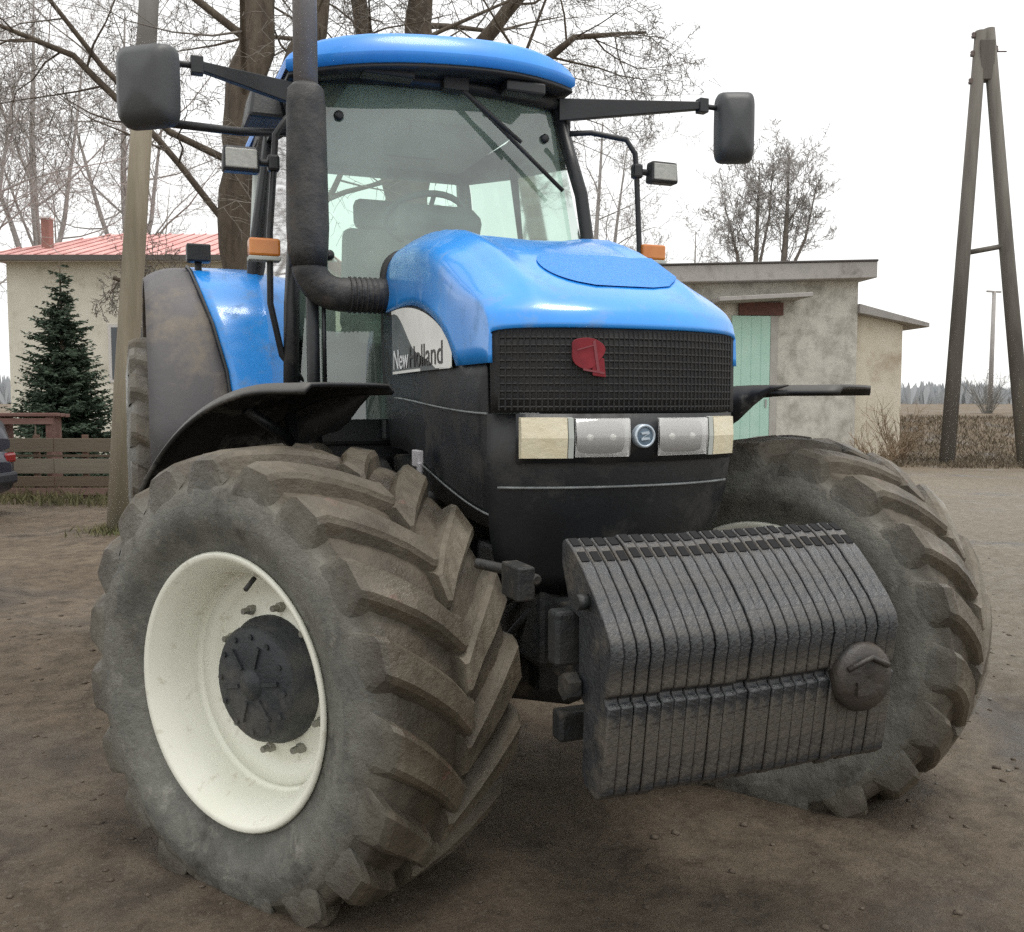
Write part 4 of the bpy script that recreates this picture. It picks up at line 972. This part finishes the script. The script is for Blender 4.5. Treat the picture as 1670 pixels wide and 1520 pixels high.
for k_ in range(4):
    po = MB(); po.box((.35 + k_ * .72, .05, .45), (.08, .06, 1.0)); po.build("post", material("fence_post", (.17, .10, .07), .9, (.12, .08, .06), 5, bump=.4), fence, bevel=.005)
# red-brown bench in front of the spruce
D = 14.6; b = G(5, D); bench = tag(empty("garden_bench", b, (0, 0, YAW)), "red-brown plank table behind the fence below the spruce", "bench")
mred = material("red_brown_planks", (.16, .08, .065), .85, (.22, .13, .11), 5, bump=.3, stretch=(.2, 1, 1))
for k_ in range(3):
    q = MB(); q.box((.42, -.15 + .16 * k_, 1.26 - .01 * k_), (1.05, .145, .05)); q.build("plank", mred, bench, bevel=.006)
for x in (.05, .8):
    q = MB(); q.box((x, 0, .62), (.08, .35, 1.22)); q.build("leg", mred, bench, bevel=.006)
q = MB(); q.box((.42, -.2, 1.16), (.95, .03, .09)); q.build("apron", mred, bench, bevel=.004)

# dark blue car at the left edge
def car():
    D = 10.9; p = G(-96, D); root = empty("parked_car", (p.x, p.y, p.z), (0, 0, YAW)); tag(root, "dark blue parked car cut off by the left edge", "car")
    mb_ = material("dark_blue_car_paint", (.005, .008, .026), .35, (.009, .013, .036), 2, coat=.4); mg = material("dark_car_glass", (.02, .025, .03), .08); mt = material("car_tyre", (.02, .02, .02), .8)
    Wd = 1.68
    def sec(x, zs, zt, w):     # half profile ring at length x (nose towards +x)
        ring = []
        for k in range(17):
            a = lerp(-pi / 2, pi * 1.5, k / 17) ; ca, sa = cos(a), sin(a)
            ring.append((-x, w / 2 * math.copysign(abs(ca) ** .4, ca) + .9, (zs + zt) / 2 + (zt - zs) / 2 * math.copysign(abs(sa) ** .4, sa)))
        return ring
    bd_ = MB(); prof_ = [(0.0, .42, .70, 1.25), (.03, .30, .82, 1.5), (.15, .24, .90, 1.62), (.5, .2, .95, Wd), (1.1, .2, .98, Wd), (2.0, .2, .99, Wd), (3.2, .2, .99, Wd), (3.8, .22, .97, Wd), (4.05, .26, .92, 1.6), (4.12, .4, .8, 1.4)]
    rows_ = [sec(*q) for q in prof_]; bd_.grid(rows_, closed=True); bd_.add(rows_[0], [tuple(range(17))]); bd_.add(rows_[-1], [tuple(reversed(range(17)))]); bd_.build("body", mb_, root)
    cb = MB(); prof_ = [(.05, .84, 1.0, 1.42), (.10, .84, 1.25, 1.38), (.30, .84, 1.40, 1.30), (.62, .84, 1.43, 1.26), (1.6, .84, 1.43, 1.24), (2.3, .84, 1.36, 1.26), (3.0, .84, .98, 1.45)]
    rows_ = [sec(*q) for q in prof_]; cb.grid(rows_, closed=True); cb.add(rows_[0], [tuple(range(17))]); cb.add(rows_[-1], [tuple(reversed(range(17)))]); cb.build("cabin", mb_, root)
    for x0, x1 in ((.50, 1.35), (1.45, 2.35)):
        q = MB(); q.add([(-x0, .195, .98), (-x1, .195, .98), (-x1 + (.15 if x1 > 2 else 0), .262, 1.32), (-x0 - (.1 if x0 < 1 else 0), .262, 1.32)], [(0, 1, 2, 3)]); q.build("side_window", mg, root, flip=False, solid=.01)
    for x in (.75, 3.3):
        for y in (.10, 1.70):
            w_ = empty("wheel", (-x, y, .31), (0, 0, 0), root)
            q = MB(); q.lathe([(-.09, .2), (-.1, .29), (-.08, .31), (.08, .31), (.1, .29), (.09, .2)], 28, 'Y'); q.build("tyre", mt, w_)
            q = MB(); q.lathe([(-.085, .2), (-.06, .18), (-.07, .08), (-.075, .001)], 28, 'Y'); q.lathe([(.085, .2), (.07, .001)], 28, 'Y'); q.build("rim", M['steel'], w_)
    for y in (.26, 1.54):
        q = MB(); q.box((-.05, y, .74), (.10, .26, .13)); q.build("tail_lamp", material("red_tail_lamp", (.25, .01, .012), .2, coat=.5), root, bevel=.03)
    q = MB(); q.box((-.02, .9, .48), (.10, 1.5, .16)); q.build("bumper", material("car_bumper", (.02, .022, .03), .5), root, bevel=.04)
car()

# concrete shed on the right
def shed():
    D = 24.0; p = P(1395, 655, D); root = empty("concrete_shed", (p.x, p.y, 0), (0, 0, YAW + R_(6))); tag(root, "grey-beige rendered shed with a flat slab roof and pale green door", "shed")
    k = D / FPX; H_ = lambda py: 1.586 + (655 - py) * k
    mw = material("stained_shed_render", (.56, .54, .48), .95, (.66, .64, .57), 1.3, bump=.8, bscale=9, dirt_sheen=(.30, .29, .255), dirt_sheen_amt=.42, dirt_sheen_scale=2.2)
    mc = material("roof_slab_concrete", (.34, .325, .31), .95, (.46, .44, .41), 2, bump=.3, dirt_sheen=(.2, .19, .175), dirt_sheen_amt=.3, dirt_sheen_scale=2)
    z0 = -.2; Wm = 265 * k * 1.0
    w = MB(); w.span((-Wm - 1.2, 0, z0), (0, 5.5, H_(452))); w.build("wall", mw, root)
    r = MB(); r.v = []; o = .38
    sl_ = lambda x: H_(437) + (-x) * -.035
    o = .22; A = []
    for x, y in ((-Wm - 1.5, -.55), (o, -.55), (o, 6.0), (-Wm - 1.5, 6.0)): A.append((x, y, sl_(x) - .40))
    A += [(x, y, z + .41) for x, y, z in A]
    r.add(A, [(3, 2, 1, 0), (4, 5, 6, 7), (0, 1, 5, 4), (1, 2, 6, 5), (2, 3, 7, 6), (3, 0, 4, 7)]); ro = r.build("roof_slab", mc, root, bevel=.02)
    e = MB(); e.span((-Wm - 1.52, -.57, H_(437) - .04 - Wm * .035), (-Wm - 1.0, -.54, H_(437) - Wm * .035)); e.build("roof_edge", mc, ro)
    # roofing felt strip at the top edge
    f = MB(); f.tube([(-Wm - 1.5, -.56, sl_(-Wm - 1.5) + .02), (o, -.56, sl_(o) + .02)], .03, 6); f.build("felt_strip", material("dark_roofing_felt", (.07, .062, .058), .9), ro)
    # porch canopy over the door
    c = MB(); c.box((-2.75, -.5, H_(497)), (2.3, 1.0, .10), Matrix.Rotation(-.06, 3, 'Y')); co = c.build("canopy", mc, root, bevel=.01)
    c = MB(); c.span((-3.1, -.12, H_(520)), (-1.98, -.02, H_(500))); c.build("lintel", material("red_brown_lintel", (.16, .07, .055), .8, (.1, .05, .045), 8), root)
    d = MB(); d.span((-3.26, -.06, z0 + .1), (-2.28, .02, H_(521))); do = d.build("door", material("pale_green_paint", (.42, .66, .55), .6, (.50, .72, .62), 2), root, bevel=.01)
    for kx in (-3.02, -2.77, -2.52):
        d = MB(); d.span((kx - .006, -.064, .2), (kx + .006, -.058, H_(525))); d.build("door_joint", material("door_joint", (.34, .56, .47), .8), do)
    d = MB(); d.span((-2.40, -.10, 1.4), (-2.36, -.06, 1.6)); d.build("handle", M['steel'], do)
    fm = MB(); fm.span((-2.27, -.05, z0), (-2.08, .02, H_(521))); fm.build("door_frame", material("pale_frame", (.45, .44, .40), .8, (.38, .36, .33), 4), root)
    # lean-to on the right
    k2 = k; Wl = 86 * k
    l = MB(); ht, hb = H_(508), H_(532)
    l.prism([(0.004, z0), (Wl, z0), (Wl, hb), (0.004, ht)], (.25, 4.8), lambda u, v, w_: Vector((u, w_, v))); l.build("lean_to_wall", material("lean_to_render", (.66, .60, .48), .95, (.74, .68, .56), 1.4, bump=.3, bscale=14, dirt_sheen=(.42, .34, .24), dirt_sheen_amt=.3, dirt_sheen_scale=1), root)
    l = MB(); l.prism([(0.006, H_(500)), (120 * k, H_(530)), (120 * k, H_(537)), (0.006, H_(515))], (-.1, 5.2), lambda u, v, w_: Vector((u, w_, v))); l.build("lean_to_roof", mc, root, bevel=.01)
    return root
shed()

# brush and shrubs beside the shed and on the bank
def shrub(label, base, h, n, seed, mat, spread=.5):
    rnd = random.Random(seed); root = empty("shrub", base); tw = MB()
    for i in range(n):
        a = rnd.uniform(0, 2 * pi); p0 = Vector((cos(a), sin(a), 0)) * rnd.random() * spread * .4; d = Vector((cos(a) * spread, sin(a) * spread, 1)).normalized(); L1 = h * rnd.uniform(.5, 1.1); pts = [p0]
        for s_ in range(4): d = (d + Vector((rnd.gauss(0, .15), rnd.gauss(0, .15), .03))).normalized(); pts.append(pts[-1] + d * L1 / 4)
        tw.tube(pts, [.012, .010, .008, .006, .004], 3, caps=False)
        for j in range(7):
            u = rnd.randint(1, 3); dd = (d + Vector((rnd.gauss(0, .7), rnd.gauss(0, .7), rnd.gauss(0, .4)))).normalized(); p = pts[u].lerp(pts[u + 1], rnd.random()); tw.tube([p, p + dd * L1 * .16, p + dd * L1 * .3 + UPZ * .04], [.006, .005, .003], 3, caps=False)
    tw.build("twigs", mat, root, flip=False); return tag(root, label, "shrub", "bare shrubs on the bank")
shrub("brown leafless shrub against the right corner of the shed", G(1468, 22.5), 1.3, 34, 81, material("shrub_twigs_brown", (.20, .14, .09), .95, (.28, .21, .14), 3), .45)
shrub("low tangled shrub between the shed and the twin-legged pole", G(1425, 21), 0.8, 30, 82, bpy.data.materials["shrub_twigs_brown"], .8)
shrub("grey shrub at the foot of the distant thin pole", G(1608, 44), 2.0, 50, 83, material("shrub_twigs_grey", (.2, .19, .17), .95), .6)

# twin-legged utility pole on the right
D = 22.0; L0, R0 = G(1543, D), G(1676, D - .6)
ap = tag(empty("a_frame_pole", (L0 + R0) / 2), "tall twin-legged utility pole with insulators at the right edge", "pole"); base = (L0 + R0) / 2
m_ap = material("grey_pole_timber", (.095, .085, .072), .9, (.15, .138, .12), 5, bump=.4, bscale=20, stretch=(1, 1, .1), dirt_sheen=(.19, .16, .09), dirt_sheen_amt=.15, dirt_sheen_scale=.6)
TL, TR = P(1600, 52, D), P(1612, 48, D)
q = MB(); q.tube([L0 - base - UPZ * .3, P(1572, 400, D) - base, TL - base], [.175, .16, .14], 12); q.build("pole_leg", m_ap, ap)
q = MB(); q.tube([R0 - base - UPZ * .3, P(1641, 400, D) - base, TR - base], [.175, .16, .14], 12); q.build("pole_leg", m_ap, ap)
q = MB(); q.tube([P(1578, 412, D) - base, P(1638, 401, D) - base], .06, 8); q.build("cross_brace", m_ap, ap)
q = MB(); q.box(P(1606, 100, D) - base, (.34, .3, .9), Matrix.Rotation(YAW, 3, 'Z')); q.box(P(1608, 118, D) - base, (.5, .12, .14), Matrix.Rotation(YAW, 3, 'Z')); q.build("head_block", m_ap, ap, bevel=.02)
for px_, py_ in ((1588, 62), (1586, 92), (1583, 137), (1624, 84)):
    q = MB(); c_ = P(px_, py_, D) - base; q.tube([c_ + rt_ * .25, c_, c_ + UPZ * .05], .018, 6); q.lathe([(0, .05), (.05, .06), (.06, .04), (.10, .055), (.13, .03), (.13, .001)], 12, 'Z', c_); q.build("insulator", material("dark_porcelain", (.09, .06, .05), .25), ap)
tp = tag(empty("distant_pole", G(1611, 46)), "thin distant pole seen between the legs of the twin pole", "pole")
q = MB(); q.tube([(0, 0, -.2), (.02, 0, 1.586 - G(1611, 46).z + (655 - 480) / FPX * 46)], [.12, .09], 10); q.box((0, 0, 5.8), (.9, .08, .08)); q.build("pole_shaft", m_bark2, tp)

# far wood along the horizon
def far_wood():
    rnd = random.Random(91); mb = MB()
    for i in range(18000):
        px = rnd.uniform(-1500, 3200); D_ = rnd.uniform(140, 240); p = G(px, D_); h = (3.6 + 2.2 * noise.noise((px * .008, D_ * .01, 0)) + 1.2 * noise.noise((px * .05, 0, 4))) * rnd.uniform(.45, 1.1)
        for j in range(2):
            a = rnd.uniform(-.6, .6) + YAW; w = rnd.uniform(.12, .5); dx, dy = cos(a) * w, sin(a) * w; lean = rnd.gauss(0, .5)
            z1 = p.z + h * rnd.uniform(.3, .7)
            mb.add([(p.x - dx * .2, p.y - dy * .2, p.z - .3), (p.x + dx * .2, p.y + dy * .2, p.z - .3), (p.x + dx + lean * .5, p.y + dy, z1), (p.x + lean, p.y, p.z + h), (p.x - dx + lean * .5, p.y - dy, z1)], [(0, 1, 2, 3, 4)])
    tag(mb.build("far_wood", material("far_wood_haze_grey", (.34, .36, .38), 1.0, (.42, .44, .46), .05), flip=False), "grey line of distant woodland on the horizon", "wood", kind="stuff")  # distance haze is painted into the wood's pale grey
far_wood()
